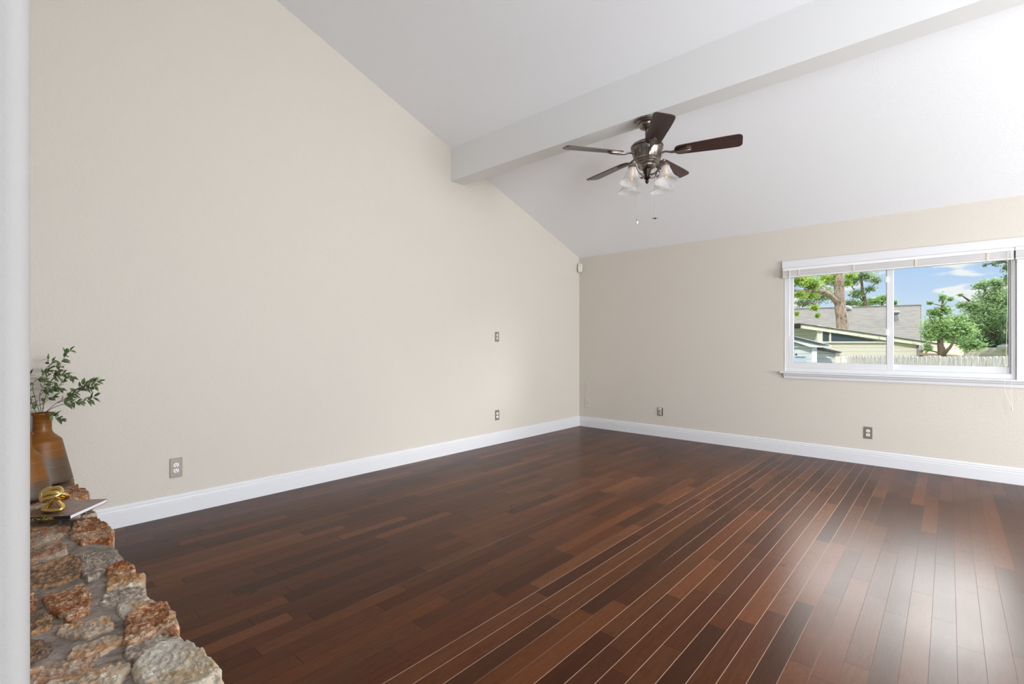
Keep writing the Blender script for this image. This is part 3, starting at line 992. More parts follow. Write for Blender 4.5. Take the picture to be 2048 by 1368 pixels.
def stone(poly, m, seed, rise=0.030, rough=1.0, base=0.345):
    """poly: plan outline (x, y) -> one rounded, rough-topped stone"""
    rnd = random.Random(seed)
    pts = [Vector((x, y, 0)) for x, y in poly]
    rim = []
    n = len(pts)
    # resample with softened corners
    dense = []
    for i in range(n):
        a, b = pts[i], pts[(i + 1) % n]
        for k in range(14):
            dense.append(a.lerp(b, k / 14))
    for _ in range(2):
        dense = [(dense[i - 1] + dense[i] * 2 + dense[(i + 1) % len(dense)]) / 4 for i in range(len(dense))]
    cen = sum(dense, Vector()) / len(dense)
    N_ = 88
    idx = [int(i * len(dense) / N_) for i in range(N_)]
    outl = [dense[i] for i in idx]
    o3 = Vector((seed * 3.17, seed * 1.7, 0.3))
    outl = [p + (p - cen).normalized() * (0.006 + 0.010 * mnoise.noise(p * 30 + o3) + 0.006 * mnoise.noise(p * 85 + o3)) for p in outl]
    b = MB()
    fr = [1.0, 1.0, 1.0, 0.985, 0.965, 0.94] + [0.91 - 0.03 * q for q in range(30)]
    tilt = Vector((rnd.uniform(-0.05, 0.05), rnd.uniform(-0.06, 0.03), 0))
    rings = []
    for q, f_ in enumerate(fr):
        ring = []
        for p in outl:
            v = cen.lerp(p, f_)
            if q == 0:
                z = base - 0.10
            elif q == 1:
                z = base - 0.02
            else:
                e = min(1.0, (1 - f_) / 0.10)
                prof = rise * 0.8 * (0.70 + 0.30 * math.sin(e * PI / 2))
                nn = 0.0055 * mnoise.fractal(Vector((v.x * 18, v.y * 30, 0)) + o3, 1.0, 2.0, 3) + 0.006 * mnoise.fractal(v * 85 + o3, 0.8, 2.0, 3)
                z = base + prof + rough * nn + tilt.dot(v - cen)
            ring.append(b.bm.verts.new(Vector((v.x, v.y, z)) - HO))
        rings.append(ring)
    for A, B in zip(rings[:-1], rings[1:]):
        for i in range(N_):
            j = (i + 1) % N_
            b.bm.faces.new((A[i], A[j], B[j], B[i]))
    b.bm.faces.new(rings[-1])
    b.bm.faces.new(rings[0][::-1])
    return b.build('stone', m, hearth, smooth=True, angle=50)


# plan outlines read off the ledge (photo pixels of an enlargement, brought to the ledge's level)
def plan(pts, z=0.372):
    return [tuple(at_z(px / 3.196, 940 + py / 3.196, z)[:2]) for px, py in pts]


STONES = [
    ([(470, 330), (600, 303), (672, 340), (722, 400), (708, 468), (600, 455), (520, 475), (455, 420)], 'rust', 0.034),
    ([(185, 345), (375, 335), (440, 372), (380, 440), (185, 472)], 'mixed', 0.028),
    ([(185, 492), (395, 460), (425, 520), (330, 560), (185, 585)], 'mixed', 0.030),
    ([(185, 640), (470, 545), (518, 590), (500, 680), (360, 722), (185, 745)], 'dark', 0.030),
    ([(515, 510), (690, 470), (745, 530), (760, 588), (690, 635), (565, 700), (520, 640)], 'grey', 0.022),
    ([(695, 640), (755, 600), (830, 605), (858, 652), (790, 672), (700, 668)], 'rust', 0.038),
    ([(690, 692), (800, 676), (905, 680), (895, 735), (800, 750), (695, 765)], 'tan', 0.034),
    ([(690, 785), (905, 740), (936, 805), (760, 850), (640, 850)], 'grey', 0.026),
    ([(750, 868), (930, 825), (975, 862), (810, 925), (780, 935)], 'white', 0.026),
    ([(270, 805), (540, 720), (572, 800), (572, 900), (440, 965), (340, 905)], 'rust', 0.032),
    ([(812, 935), (1000, 852), (1062, 850), (1130, 985), (1132, 1050), (1000, 1025), (900, 1095), (808, 1120)], 'rust', 0.036),
    ([(820, 1135), (995, 1040), (1138, 1068), (1000, 1110), (905, 1190), (830, 1180)], 'grey', 0.026),
    ([(858, 1255), (940, 1140), (1140, 1072), (1275, 1160), (1398, 1290), (1420, 1385), (1300, 1420), (1000, 1420), (900, 1345)], 'white', 0.040),
    ([(395, 990), (690, 932), (712, 1000), (560, 1060), (380, 1040)], 'tan', 0.028),
    ([(185, 930), (300, 915), (325, 1000), (185, 1040)], 'dark', 0.032),
    ([(470, 1130), (740, 1030), (765, 1090), (640, 1170), (440, 1205)], 'tan', 0.026),
    ([(185, 1080), (310, 1108), (300, 1180), (185, 1215)], 'dark', 0.030),
    ([(185, 1290), (560, 1182), (625, 1190), (540, 1290), (185, 1375)], 'mixed', 0.028),
    ([(280, 1375), (700, 1243), (805, 1232), (785, 1320), (690, 1400), (280, 1460)], 'tan', 0.030),
    ([(450, 300), (570, 252), (608, 300), (560, 312), (455, 318)], 'tan', 0.028),
    ([(185, 780), (225, 790), (232, 880), (185, 905)], 'rust', 0.030),
    ([(375, 175), (500, 120), (512, 190), (420, 240), (380, 230)], 'rust', 0.034),
]
for i, (pl, mk, rise) in enumerate(STONES):
    far_end = pl[0][1] < 330
    stone(plan(pl), SM[mk], 11 + i, rise, 1.0, 0.350 if not far_end else 0.368)
# stones under and behind the vases and the book, and the near end of the ledge below the frame
EXTRA = [([(-3.98, 0.07), (-3.70, 0.06), (-3.69, 0.38), (-3.97, 0.40)], 'dark', 0.018, 0.379), ([(-3.66, 0.06), (-3.36, 0.06), (-3.34, 0.30), (-3.66, 0.32)], 'mixed', 0.018, 0.375),
         ([(-3.63, 0.345), (-3.36, 0.33), (-3.37, 0.41), (-3.62, 0.42)], 'rust', 0.022, 0.37), ([(-3.31, 0.06), (-2.98, 0.06), (-2.96, 0.26), (-3.30, 0.30)], 'dark', 0.018, 0.365),
         ([(-1.42, 0.06), (-1.06, 0.05), (-1.05, 0.20), (-1.40, 0.21)], 'mixed', 0.03, 0.35), ([(-1.20, 0.24), (-1.05, 0.23), (-1.05, 0.42), (-1.19, 0.42)], 'rust', 0.03, 0.35)]
for i, (pl, mk, rise, bz) in enumerate(EXTRA):
    stone(pl, SM[mk], 60 + i, rise, 0.35, bz)


# ------------------------------------------------------------------ vases
def vase_mat(name, zsplit):
    m, nt, p = mat(name, srgb(150, 86, 26), 0.34)
    x, y, z = nt.sep(nt.coord('Object'))
    band = nt.noise(nt.comb(nt.m('MULTIPLY', x, 3.0), nt.m('MULTIPLY', y, 3.0), nt.m('MULTIPLY', z, 90.0)), 1.0, 3.0, 0.6)
    blot = nt.noise(nt.comb(nt.m('MULTIPLY', x, 9.0), nt.m('MULTIPLY', y, 9.0), nt.m('MULTIPLY', z, 14.0)), 1.0, 3.0, 0.55)
    zz = nt.m('ADD', z, nt.m('MULTIPLY', nt.m('SUBTRACT', blot, 0.5), 0.05))
    f = nt.smooth(zz, zsplit - 0.035, zsplit + 0.03)
    top = nt.ramp(band, [(0.2, srgb(104, 60, 12)), (0.5, srgb(122, 74, 18)), (0.85, srgb(144, 92, 28))])
    low = nt.ramp(band, [(0.2, srgb(72, 57, 43)), (0.5, srgb(86, 68, 51)), (0.85, srgb(104, 84, 64))])
    nt.put(p.inputs['Base Color'], nt.mix(f, low, top))
    p.inputs['Coat Weight'].default_value = 0.1
    p.inputs['Specular IOR Level'].default_value = 0.35
    p.inputs['Coat Roughness'].default_value = 0.2
    nt.put(p.inputs['Roughness'], nt.m('ADD', 0.34, nt.m('MULTIPLY', band, 0.2)))
    nt.put(p.inputs['Normal'], nt.bump(band, 0.15, 0.003))
    return m


def vase(loc, prof, m, label):
    o = empty('ceramic_vase', loc, label, 'vase', 'amber vases on the hearth')
    inner = [(max(r - 0.008, 0.001), z) for r, z in reversed(prof[1:]) if z > 0.05]
    MB().lathe(prof + inner + [(0, 0.06)], 72).build('body', m, o, smooth=True, angle=60)
    return o


M_V1, M_V2 = vase_mat('amber_taupe_glaze', 0.150), vase_mat('amber_sand_glaze', 0.085)
vase((-3.828, 0.262, 0.402),
     [(0, 0), (0.121, 0), (0.1285, 0.003), (0.1305, 0.010), (0.1275, 0.026), (0.107, 0.125), (0.086, 0.230), (0.084, 0.237), (0.081, 0.242), (0.067, 0.256), (0.050, 0.274), (0.043, 0.288), (0.0405, 0.300),
      (0.040, 0.378), (0.045, 0.384), (0.046, 0.391), (0.044, 0.395), (0.040, 0.394)], M_V1,
     'tall amber and taupe vase holding the leafy branches on the far end of the hearth')
vase((-3.495, 0.166, 0.402),
     [(0, 0), (0.108, 0), (0.1150, 0.003), (0.117, 0.010), (0.1145, 0.024), (0.096, 0.110), (0.077, 0.200), (0.0755, 0.206), (0.073, 0.211), (0.060, 0.224), (0.046, 0.240), (0.038, 0.254), (0.036, 0.268),
      (0.036, 0.318), (0.041, 0.323), (0.042, 0.329), (0.039, 0.332), (0.034, 0.331)], M_V2,
     'shorter empty amber vase half hidden by the white wall edge')

# ------------------------------------------------------------------ leafy branches
def leaf_mat(name, c1, c2, trans=0.25, sc=30.0):
    m = bpy.data.materials.new(name)
    m.use_nodes = True
    nt = NT(m.node_tree)
    p = m.node_tree.nodes['Principled BSDF']
    out = m.node_tree.nodes['Material Output']
    nz = nt.noise(nt.coord('Object'), sc, 2.0, 0.6)
    c = nt.ramp(nz, [(0.32, c1), (0.68, c2)])
    nt.put(p.inputs['Base Color'], c)
    p.inputs['Roughness'].default_value = 0.5
    tl = nt.n('ShaderNodeBsdfTranslucent')
    nt.put(tl.inputs[0], c)
    mx = nt.n('ShaderNodeMixShader')
    mx.inputs[0].default_value = trans
    nt.put(mx.inputs[1], p.outputs[0])
    nt.put(mx.inputs[2], tl.outputs[0])
    nt.put(out.inputs[0], mx.outputs[0])
    return m


M_LEAF = leaf_mat('dark_green_leaf', srgb(46, 64, 36), srgb(128, 148, 98), 0.15, 55)
M_STEM, nt, p = mat('green_brown_stem', srgb(92, 88, 56), 0.7)
plant = empty('leafy_branches', (-3.835, 0.258, 0.60), 'sprigs of small dark green leaves standing in the tall vase', 'branches')
PO = Vector((-3.835, 0.258, 0.60))
FWD = Vector((-RY, RX, 0))
RGT = Vector((RX, RY, 0))


def pz(zx, zy, dd=0.0):
    return at(50 + zx / 8.55, 690 + zy / 8.55, 2.76 + dd) - PO


def leaf(b, base, d, nrm, L, W):
    d = d.normalized()
    s = d.cross(nrm)
    if s.length < 1e-4:
        s = d.cross(Vector((0.3, 0.2, 0.9)))
    s.normalize()
    nn = s.cross(d).normalized()
    rows = [(0.0, 0.06), (0.18, 0.72), (0.38, 1.0), (0.6, 0.82), (0.82, 0.38), (1.0, 0.0)]
    L_, M_, R_ = [], [], []
    for f_, w in rows:
        c = base + d * (L * f_) + nn * (-0.22 * L * f_ * f_)
        M_.append(b.bm.verts.new(c))
        if w > 0:
            L_.append(b.bm.verts.new(c + s * W * w + nn * 0.18 * W * w))
            R_.append(b.bm.verts.new(c - s * W * w + nn * 0.18 * W * w))
    for i in range(len(rows) - 2):
        b.bm.faces.new((M_[i], M_[i + 1], L_[i + 1], L_[i]))
        b.bm.faces.new((M_[i + 1], M_[i], R_[i], R_[i + 1]))
    b.bm.faces.new((M_[-2], M_[-1], L_[-1]))
    b.bm.faces.new((M_[-1], M_[-2], R_[-1]))


STEMS = [
    [(300, 1190, 0), (330, 960, 0), (440, 620, -0.03), (560, 500, -0.04), (620, 300, -0.05), (690, 190, -0.05), (765, 95, -0.05)],
    [(440, 620, -0.03), (540, 530, -0.06), (690, 480, -0.08), (820, 540, -0.09)],
    [(310, 1190, 0), (420, 1090, -0.02), (560, 980, -0.04), (800, 850, -0.06), (950, 700, -0.06), (1100, 650, -0.07), (1255, 615, -0.07)],
    [(560, 990, -0.04), (700, 930, -0.07), (850, 840, -0.09), (1000, 740, -0.09), (1180, 690, -0.10)],
    [(330, 1180, 0.01), (470, 1080, 0.0), (700, 1000, 0.0), (950, 960, -0.02), (1090, 940, -0.03), (1190, 880, -0.03)],
    [(280, 1190, 0.02), (250, 860, 0.02), (330, 680, 0.03), (410, 430, 0.03), (400, 250, 0.03)],
    [(260, 1190, 0.02), (130, 700, 0.04), (290, 540, 0.05), (410, 430, 0.05), (470, 290, 0.05)],
    [(340, 1170, -0.02), (450, 1200, -0.06), (540, 1220, -0.08), (630, 1270, -0.10)],
    [(230, 1190, 0.0), (160, 1100, 0.02), (100, 930, 0.04), (40, 700, 0.05), (90, 500, 0.05)],
    [(330, 960, 0), (400, 780, 0.03), (520, 740, 0.05), (660, 610, 0.06)],
    [(250, 860, 0.02), (380, 760, -0.01), (500, 700, -0.02), (620, 740, -0.03)],
    [(300, 1150, 0), (350, 930, 0.05), (480, 890, 0.05)],
]
rnd = random.Random(9)
for k, st_ in enumerate(STEMS):
    path = catmull([pz(*q) for q in st_], 8)
    n = len(path)
    so_ = MB().tube(path, [0.0019 - 0.0012 * i / (n - 1) for i in range(n)], 6).build('stem', M_STEM, plant)
    b = MB()
    start = int(n * (0.38 if k in (0, 2, 4, 5, 6) else 0.22))
    side = 1
    acc = 0.0
    step = 0.0098
    for i in range(start, n):
        acc += (path[i] - path[i - 1]).length
        while acc > step:
            acc -= step
            t = (path[min(i + 1, n - 1)] - path[i - 1]).normalized()
            a = rnd.uniform(0, 2 * PI) if rnd.random() < 0.35 else (0 if side > 0 else PI) + rnd.uniform(-0.6, 0.6)
            side = -side
            vcam = RGT * math.cos(a) + Vector((0, 0, 1)) * math.sin(a)
            perp = (FWD.cross(t)).normalized() * (1 if math.cos(a) > 0 else -1) + FWD * rnd.uniform(-0.7, 0.7)
            d = t * rnd.uniform(0.3, 1.0) + perp * rnd.uniform(0.4, 1.0) + Vector((0, 0, rnd.uniform(-0.45, 0.15)))
            nrm = -FWD * rnd.uniform(0.1, 1.0) + Vector((rnd.uniform(-0.6, 0.6), rnd.uniform(-0.6, 0.6), rnd.uniform(0.1, 1.2)))
            leaf(b, path[i], d, nrm, rnd.uniform(0.026, 0.046), rnd.uniform(0.0062, 0.0105))
    leaf(b, path[-1], path[-1] - path[-3], -FWD + Vector((0, 0, 0.5)), 0.036, 0.007)
    b.build('foliage', M_LEAF, so_, smooth=True, angle=80)

# ------------------------------------------------------------------ magazine and brass knot
BT = 0.428
M_COVER, nt, p = mat('brown_photo_cover', srgb(110, 88, 78), 0.25)
v = nt.coord('Object')
nn_ = nt.noise(v, 9.0, 3.0, 0.5, 1.0)
nt.put(p.inputs['Base Color'], nt.ramp(nn_, [(0.3, srgb(84, 72, 64)), (0.5, srgb(122, 92, 80)), (0.72, srgb(146, 110, 94))]))
M_SPINE, nt, p = mat('black_yellow_spine', srgb(26, 26, 34), 0.35)
x_, y_, z_ = nt.sep(nt.coord('Object'))
ns = nt.noise(nt.comb(nt.m('MULTIPLY', x_, 60.0), nt.m('MULTIPLY', y_, 60.0), nt.m('MULTIPLY', z_, 160.0)), 1.0, 3.0, 0.7)
nt.put(p.inputs['Base Color'], nt.mix(nt.m('MULTIPLY', nt.smooth(ns, 0.52, 0.60), nt.smooth(y_, -0.04, -0.07)), col4(srgb(24, 24, 32)), col4(srgb(168, 156, 40))))
M_PAPER, nt, p = mat('white_page_edges', srgb(226, 228, 234), 0.7)
PC = Vector((-2.892, 0.286, 0))
pd = Vector((-0.752, 0.659, 0)).normalized()       # spine to fore edge
sd = Vector((-pd.y, pd.x, 0)) * 1.0
if sd.y > 0:
    sd = -sd
bz0 = BT - 0.018
book = empty('magazine', (PC.x, PC.y, bz0), 'thin book with brown cover and black spine, jutting past the edge of the hearth', 'book')
WB, LB = 0.232, 0.215


def bp(a, b_, z):
    q = pd * a + sd * b_
    return (q.x, q.y, z)


MB().prism([bp(0.003, 0.002, 0.0022), bp(WB - 0.003, 0.002, 0.0022), bp(WB - 0.003, LB - 0.002, 0.0022), bp(0.003, LB - 0.002, 0.0022)], (0, 0, 0.0136)).build('page_block', M_PAPER, book)
for nm, z0, th in (('front_cover', 0.0158, 0.0022), ('back_cover', 0.0, 0.0022)):
    MB().prism([bp(0, 0, z0), bp(WB, 0, z0), bp(WB, LB, z0), bp(0, LB, z0)], (0, 0, th)).build(nm, M_COVER, book)
spn = MB()
prof = [(0.0035, 0.0002), (-0.002, 0.0015), (-0.0035, 0.006), (-0.0035, 0.012), (-0.002, 0.0165), (0.0035, 0.0178)]
spn.prism([bp(a, 0.0, z) for a, z in prof], sd * LB)
spn.build('spine', M_SPINE, book)

M_GOLD, nt, p = mat('polished_gold', srgb(236, 204, 130), 0.16, 1.0)
nz = nt.noise(nt.coord('Object'), 40.0, 3.0)
nt.put(p.inputs['Roughness'], nt.m('ADD', 0.12, nt.m('MULTIPLY', nz, 0.16)))
nt.put(p.inputs['Normal'], nt.bump(nz, 0.25, 0.002))
KC = at_z(108, 1023, BT)
knot = empty('gold_knot', (KC.x, KC.y, BT), 'shiny gold knot ornament resting on the brown book', 'ornament')
KP = [(-5.0, 0.95, -1.0), (0.5, 0.95, -2.2), (5.2, 1.2, -1.6), (5.4, 2.2, -0.2), (3.0, 4.6, 0.0), (0.6, 6.8, 0.6), (-1.6, 9.0, 1.9), (-4.4, 10.6, 1.2), (-6.9, 9.2, 0.0), (-6.6, 6.4, -0.8),
      (-3.9, 5.6, -1.7), (-0.6, 7.1, -2.9), (2.8, 7.8, -2.7), (4.6, 8.9, -0.6), (2.8, 10.8, 0.8), (-0.6, 11.0, 0.4), (-3.6, 9.4, -0.8), (-3.2, 8.3, -1.9), (0.2, 9.5, -2.4), (3.8, 9.2, -1.0),
      (5.6, 7.2, 1.6), (4.4, 5.7, 2.8), (1.0, 5.9, 2.0), (-1.2, 5.6, 0.2), (-3.0, 3.4, 0.0), (-5.2, 1.7, -0.2)]
kp = [RGT * (u * 0.0074) + FWD * (v_ * 0.0092) + Vector((0, 0, w * 0.0092 + 0.0020)) for u, w, v_ in KP]
MB().tube(catmull(kp, 9, True), 0.0100, 18, closed=True).build('knot_body', M_GOLD, knot, smooth=True, angle=80)

# ------------------------------------------------------------------ outdoors
GZ = -1.15
M_GRASS, nt, p = mat('lawn_green', srgb(98, 120, 62), 0.9)
nt.put(p.inputs['Base Color'], nt.ramp(nt.noise(nt.coord('Object'), 3.0, 4.0), [(0.3, srgb(84, 108, 52)), (0.7, srgb(128, 142, 82))]))
struct('ground', MB().prism([(-60, 6.2, GZ), (60, 6.2, GZ), (60, 90, GZ), (-60, 90, GZ)], (0, 0, -0.3)), M_GRASS)


def banded(name, c, c_line, period, rough=0.85, var=0.1, lw=0.12, noise_sc=6.0):
    m, nt, p = mat(name, c, rough, spec=0.2)
    v = nt.coord('Object')
    x, y, z = nt.sep(v)
    f = nt.m('FRACT', nt.m('DIVIDE', nt.m('ADD', z, 50.0), period))
    line = nt.m('LESS_THAN', f, lw)
    n1 = nt.noise(nt.comb(nt.m('MULTIPLY', x, 1.0), nt.m('MULTIPLY', y, 1.0), nt.m('MULTIPLY', z, 5.0)), noise_sc, 4.0, 0.65)
    a = nt.mix(line, col4(c), col4(c_line))
    sp = nt.ramp(n1, [(0.25, (1 - var * 2.4,) * 3), (0.5, (1, 1, 1)), (0.75, (1 + var * 2,) * 3)])
    nt.put(p.inputs['Base Color'], nt.mix(1.0, a, sp, 'MULTIPLY'))
    return m


M_SHINGLE = banded('grey_shingles', srgb(122, 117, 108), srgb(98, 94, 88), 0.10, 0.95, 0.11, 0.22, 2.2)
M_SIDING = banded('cream_lap_siding', srgb(206, 196, 182), srgb(182, 170, 154), 0.15, 0.8, 0.03, 0.12)
M_SHEDW = banded('pale_lap_siding', srgb(196, 200, 200), srgb(164, 170, 172), 0.15, 0.8, 0.02, 0.14)
M_FASC, nt, p = mat('weathered_cream_board', srgb(216, 202, 172), 0.85)
fl = nt.noise(nt.coord('Object'), 5.0, 5.0, 0.7)
nt.put(p.inputs['Base Color'], nt.ramp(fl, [(0.0, srgb(214, 207, 193)), (0.60, srgb(220, 212, 198)), (0.64, srgb(160, 146, 124)), (0.7, srgb(200, 186, 158))]))
M_EDGE, nt, p = mat('dark_roof_edge', srgb(62, 62, 64), 0.8)
M_SHEDT, nt, p = mat('white_board', srgb(214, 216, 216), 0.7)
M_DGLASS, nt, p = mat('dark_reflecting_glass', srgb(58, 70, 72), 0.08)
M_VENT, nt, p = mat('grey_vent_metal', srgb(128, 128, 126), 0.6)
M_TANROOF, nt, p = mat('tan_shingles', srgb(150, 126, 106), 0.95)
M_TANWALL, nt, p = mat('tan_brick', srgb(168, 140, 116), 0.95)


def quad_slab(a, b, c, d, th):
    """thick slab with corners a b c d (counter-clockwise seen from above), thickness downwards"""
    return MB().prism([a, b, c, d], (0, 0, -th))


# neighbour's main house: shingled gable roof
hA, hB = at(1842, 611, 29.0), at(1480, 622, 31.0)       # ridge
hC, hD = at(1843, 700, 23.0), at(1480, 702, 24.5)       # eave facing us
back = (hA - hC)
back.z = 0
hE, hF = hA + back + Vector((0, 0, hC.z - hA.z)), hB + back + Vector((0, 0, hC.z - hA.z))
HB = Vector((hC.x, hC.y, GZ))
house = empty('neighbour_house', HB, 'house with big grey shingled gable roof seen through the window', 'house')
L_ = lambda q: Vector(q) - HB
quad_slab(L_(hC), L_(hA), L_(hB), L_(hD), 0.16).build('roof_slope', M_SHINGLE, house)
quad_slab(L_(hA), L_(hE), L_(hF), L_(hB), 0.16).build('roof_slope', M_SHINGLE, house)
ins = (hB - hA).normalized() * 0.5
wl = MB()
g1, g2, g3 = L_(hC.lerp(hA, 0.06) + ins), L_(hA + ins), L_(hE.lerp(hA, 0.06) + ins)
wl.prism([g1 - Vector((0, 0, 0.17)), g2 - Vector((0, 0, 0.17)), g3 - Vector((0, 0, 0.17)), Vector((g3.x, g3.y, 0)), Vector((g1.x, g1.y, 0))], (hB - hA) - ins * 2)
wl.build('wall', M_SIDING, house)
MB().tube([L_(hC) + Vector((0, 0, -0.06)), L_(hA) + Vector((0, 0, -0.06))], 0.07, 6).build('rake_board', M_EDGE, house)
MB().tube([L_(hA) + Vector((0, 0, 0.01)), L_(hB) + Vector((0, 0, 0.01))], 0.06, 6).build('ridge_cap', M_SHINGLE, house)


def on_roof(px, t):
    """a point of the slope facing us: t=0 ridge, 1 eave"""
    f_ = (1842 - px) / (1842 - 1480.0)
    return L_(hA.lerp(hB, f_).lerp(hC.lerp(hD, f_), t))


q = on_roof(1795, 0.36)
MB().lathe([(0.16, -0.05), (0.14, 0.20), (0.10, 0.22), (0.10, 0.34), (0.20, 0.36), (0.20, 0.44), (0.0, 0.52)], 14, q).build('roof_vent', M_VENT, house, smooth=True)
q = on_roof(1612, 0.62)
MB().lathe([(0.10, -0.05), (0.05, 0.06), (0.05, 0.36), (0.0, 0.36)], 10, q).build('vent_pipe', M_VENT, house)
q = on_roof(1695, 0.05)
MB().ball(q + Vector((0, 0, 0.02)), 0.36, 14, (1.1, 1.1, 0.65)).build('dome_vent', M_VENT, house, smooth=True)

# lower cream wing with a sloping fascia and a strip window
d0 = 18.0
wing_o = at(1740, 712, d0)
WO = Vector((wing_o.x, wing_o.y, GZ))
wing = empty('neighbour_wing', WO, 'low cream sided building with sloping white fascia in front of the grey roof', 'building')
L2 = lambda q: Vector(q) - WO
dep = Vector((-RY, RX, 0)) * 3.2
f0, f1 = at(1603, 648.0, d0 - 0.14), at(1886, 689.0, d0 - 0.14)
f2, f3 = at(1886, 694.5, d0 - 0.14), at(1603, 656.5, d0 - 0.14)
f2 = at(1862, 693.5, d0 - 0.14)
MB().prism([L2(f0), L2(f1), L2(at(1880, 696, d0 - 0.14)), L2(f3)], dep.normalized() * 0.06).build('fascia', M_FASC, wing)
rt = Vector((0, 0, 0.05))
MB().prism([L2(at(1599, 646.4, d0 - 0.18)), L2(at(1888, 688.0, d0 - 0.18)), L2(at(1888, 689.6, d0 - 0.18)), L2(at(1599, 648.0, d0 - 0.18))], dep * 0.55).build('roof', M_EDGE, wing)
w0, w1_, w2_, w3_ = at(1636, 650, d0), at(1838, 683, d0), at(1838, 760, d0), at(1636, 760, d0)
w2_.z = GZ
w3_.z = GZ
MB().prism([L2(w0), L2(w1_), L2(w2_), L2(w3_)], dep * 0.5).build('wall', M_SIDING, wing)
g = [at(1643, 661, d0 - 0.03), at(1770, 684.6, d0 - 0.03), at(1643, 684.6, d0 - 0.03)]
MB().prism([L2(q) for q in g], dep.normalized() * 0.05).build('strip_window', M_DGLASS, wing)
fr_ = MB()
for a_, b_ in (((1643, 660), (1643, 685)), ((1660, 664), (1660, 685)), ((1643, 685), (1772, 685))):
    fr_.tube([L2(at(*a_, d0 - 0.05)), L2(at(*b_, d0 - 0.05))], 0.035, 4)
fr_.build('window_frame', M_FASC, wing)
MB().prism([L2(at(1635, 652, d0 - 0.04)), L2(at(1642, 653, d0 - 0.04)), L2(at(1642, 700, d0 - 0.04)), L2(at(1635, 700, d0 - 0.04))], dep.normalized() * 0.06).build('corner_board', M_FASC, wing)
MB().prism([L2(at(1835, 690, d0 - 0.04)), L2(at(1838, 690, d0 - 0.04)), L2(at(1838, 720, d0 - 0.04)), L2(at(1835, 720, d0 - 0.04))], dep.normalized() * 0.06).build('corner_board', M_VENT, wing)

# pale garden shed with two stepped roofs
ds = 13.6
SO = at(1625, 712, ds)
SO.z = GZ
shed = empty('garden_shed', SO, 'pale sided shed with two stepped dark roofs at the lower left of the window', 'shed')
L3 = lambda q: Vector(q) - SO
dp = Vector((-RY, RX, 0))


def face(pts, d, th, nm, m):
    return MB().prism([L3(at(px, py, d)) for px, py in pts], dp * th).build(nm, m, shed)


wb = 790
face([(1540, 664), (1633, 690), (1633, wb), (1540, wb)], ds + 0.05, 2.2, 'wall', M_SHEDW)
face([(1625, 697), (1680, 706), (1680, wb), (1625, wb)], ds + 0.35, 1.5, 'side_wall', M_SHEDW)
face([(1540, 660.5), (1660, 689.5), (1663, 690.5), (1663, 694.8), (1634, 694.5), (1621, 694), (1592, 684.5), (1540, 669)], ds - 0.12, 0.10, 'fascia', M_SHEDT)
face([(1540, 656), (1592, 673.8), (1645, 687), (1660, 690.2), (1640, 689.4), (1592, 679), (1540, 661)], ds - 0.16, 2.5, 'upper_roof', M_EDGE)
face([(1634, 694.5), (1645, 695), (1684, 704.2), (1683, 705.8), (1672, 705.5), (1634, 698.8)], ds + 0.20, 1.8, 'lower_roof', M_EDGE)
face([(1624, 694), (1634, 694.5), (1634, wb), (1624, wb)], ds + 0.0, 0.05, 'corner_board', M_SHEDT)
face([(1671, 706), (1680, 706), (1680, wb), (1671, wb)], ds + 0.30, 0.05, 'corner_board', M_FASC)
face([(1540, 693.8), (1622, 692.2), (1622, 693.4), (1540, 695.2)], ds - 0.02, 0.06, 'shadow_board', M_SHEDT)

# picket fence
M_PICK, nt, p = mat('weathered_pale_cedar', srgb(206, 194, 180), 0.9)
x_, y_, z_ = nt.sep(nt.coord('Object'))
info = nt.n('ShaderNodeObjectInfo').outputs['Random']
fn = nt.noise(nt.comb(nt.m('ADD', nt.m('MULTIPLY', x_, 14.0), nt.m('MULTIPLY', info, 40.0)), y_, nt.m('MULTIPLY', z_, 3.0)), 1.6, 4.0, 0.65)
nt.put(p.inputs['Base Color'], nt.ramp(fn, [(0.3, srgb(168, 152, 140)), (0.5, srgb(216, 206, 197)), (0.7, srgb(238, 232, 226))]))
P1, P2 = at(2120, 712.4, 7.6), at(1684, 711.8, 14.2)
fence = empty('picket_fence', (P1.x, P1.y, GZ), 'weathered pale dog-eared picket fence across the yard', 'fence')
fd = (P2 - P1)
flen = Vector((fd.x, fd.y, 0)).length
rz = math.atan2(fd.y, fd.x)
npk = int(flen / 0.145)
rail_z = min(P1.z, P2.z) - GZ - 0.35
for zz in (rail_z, 0.35):
    r_ = MB().box((0, -0.07, zz), (flen, -0.022, zz + 0.09)).build('rail', M_PICK, fence)
    r_.rotation_euler = (0, 0, rz)
proto = None
rnd = random.Random(21)
for k in range(npk):
    f_ = (k + 0.5) / npk
    top = P1.lerp(P2, f_)
    hgt = top.z - GZ + rnd.uniform(-0.012, 0.012)
    w = 0.068
    b = MB()
    b.prism([(-w, -0.009, 0.02), (w, -0.009, 0.02), (w, -0.009, hgt - 0.035), (w - 0.03, -0.009, hgt), (-w + 0.03, -0.009, hgt), (-w, -0.009, hgt - 0.035)], (0, 0.018, 0))
    pk = b.build('picket', M_PICK, fence)
    loc = Vector((fd.x, fd.y, 0)) * f_
    pk.location = loc
    pk.rotation_euler = (0, 0, rz)

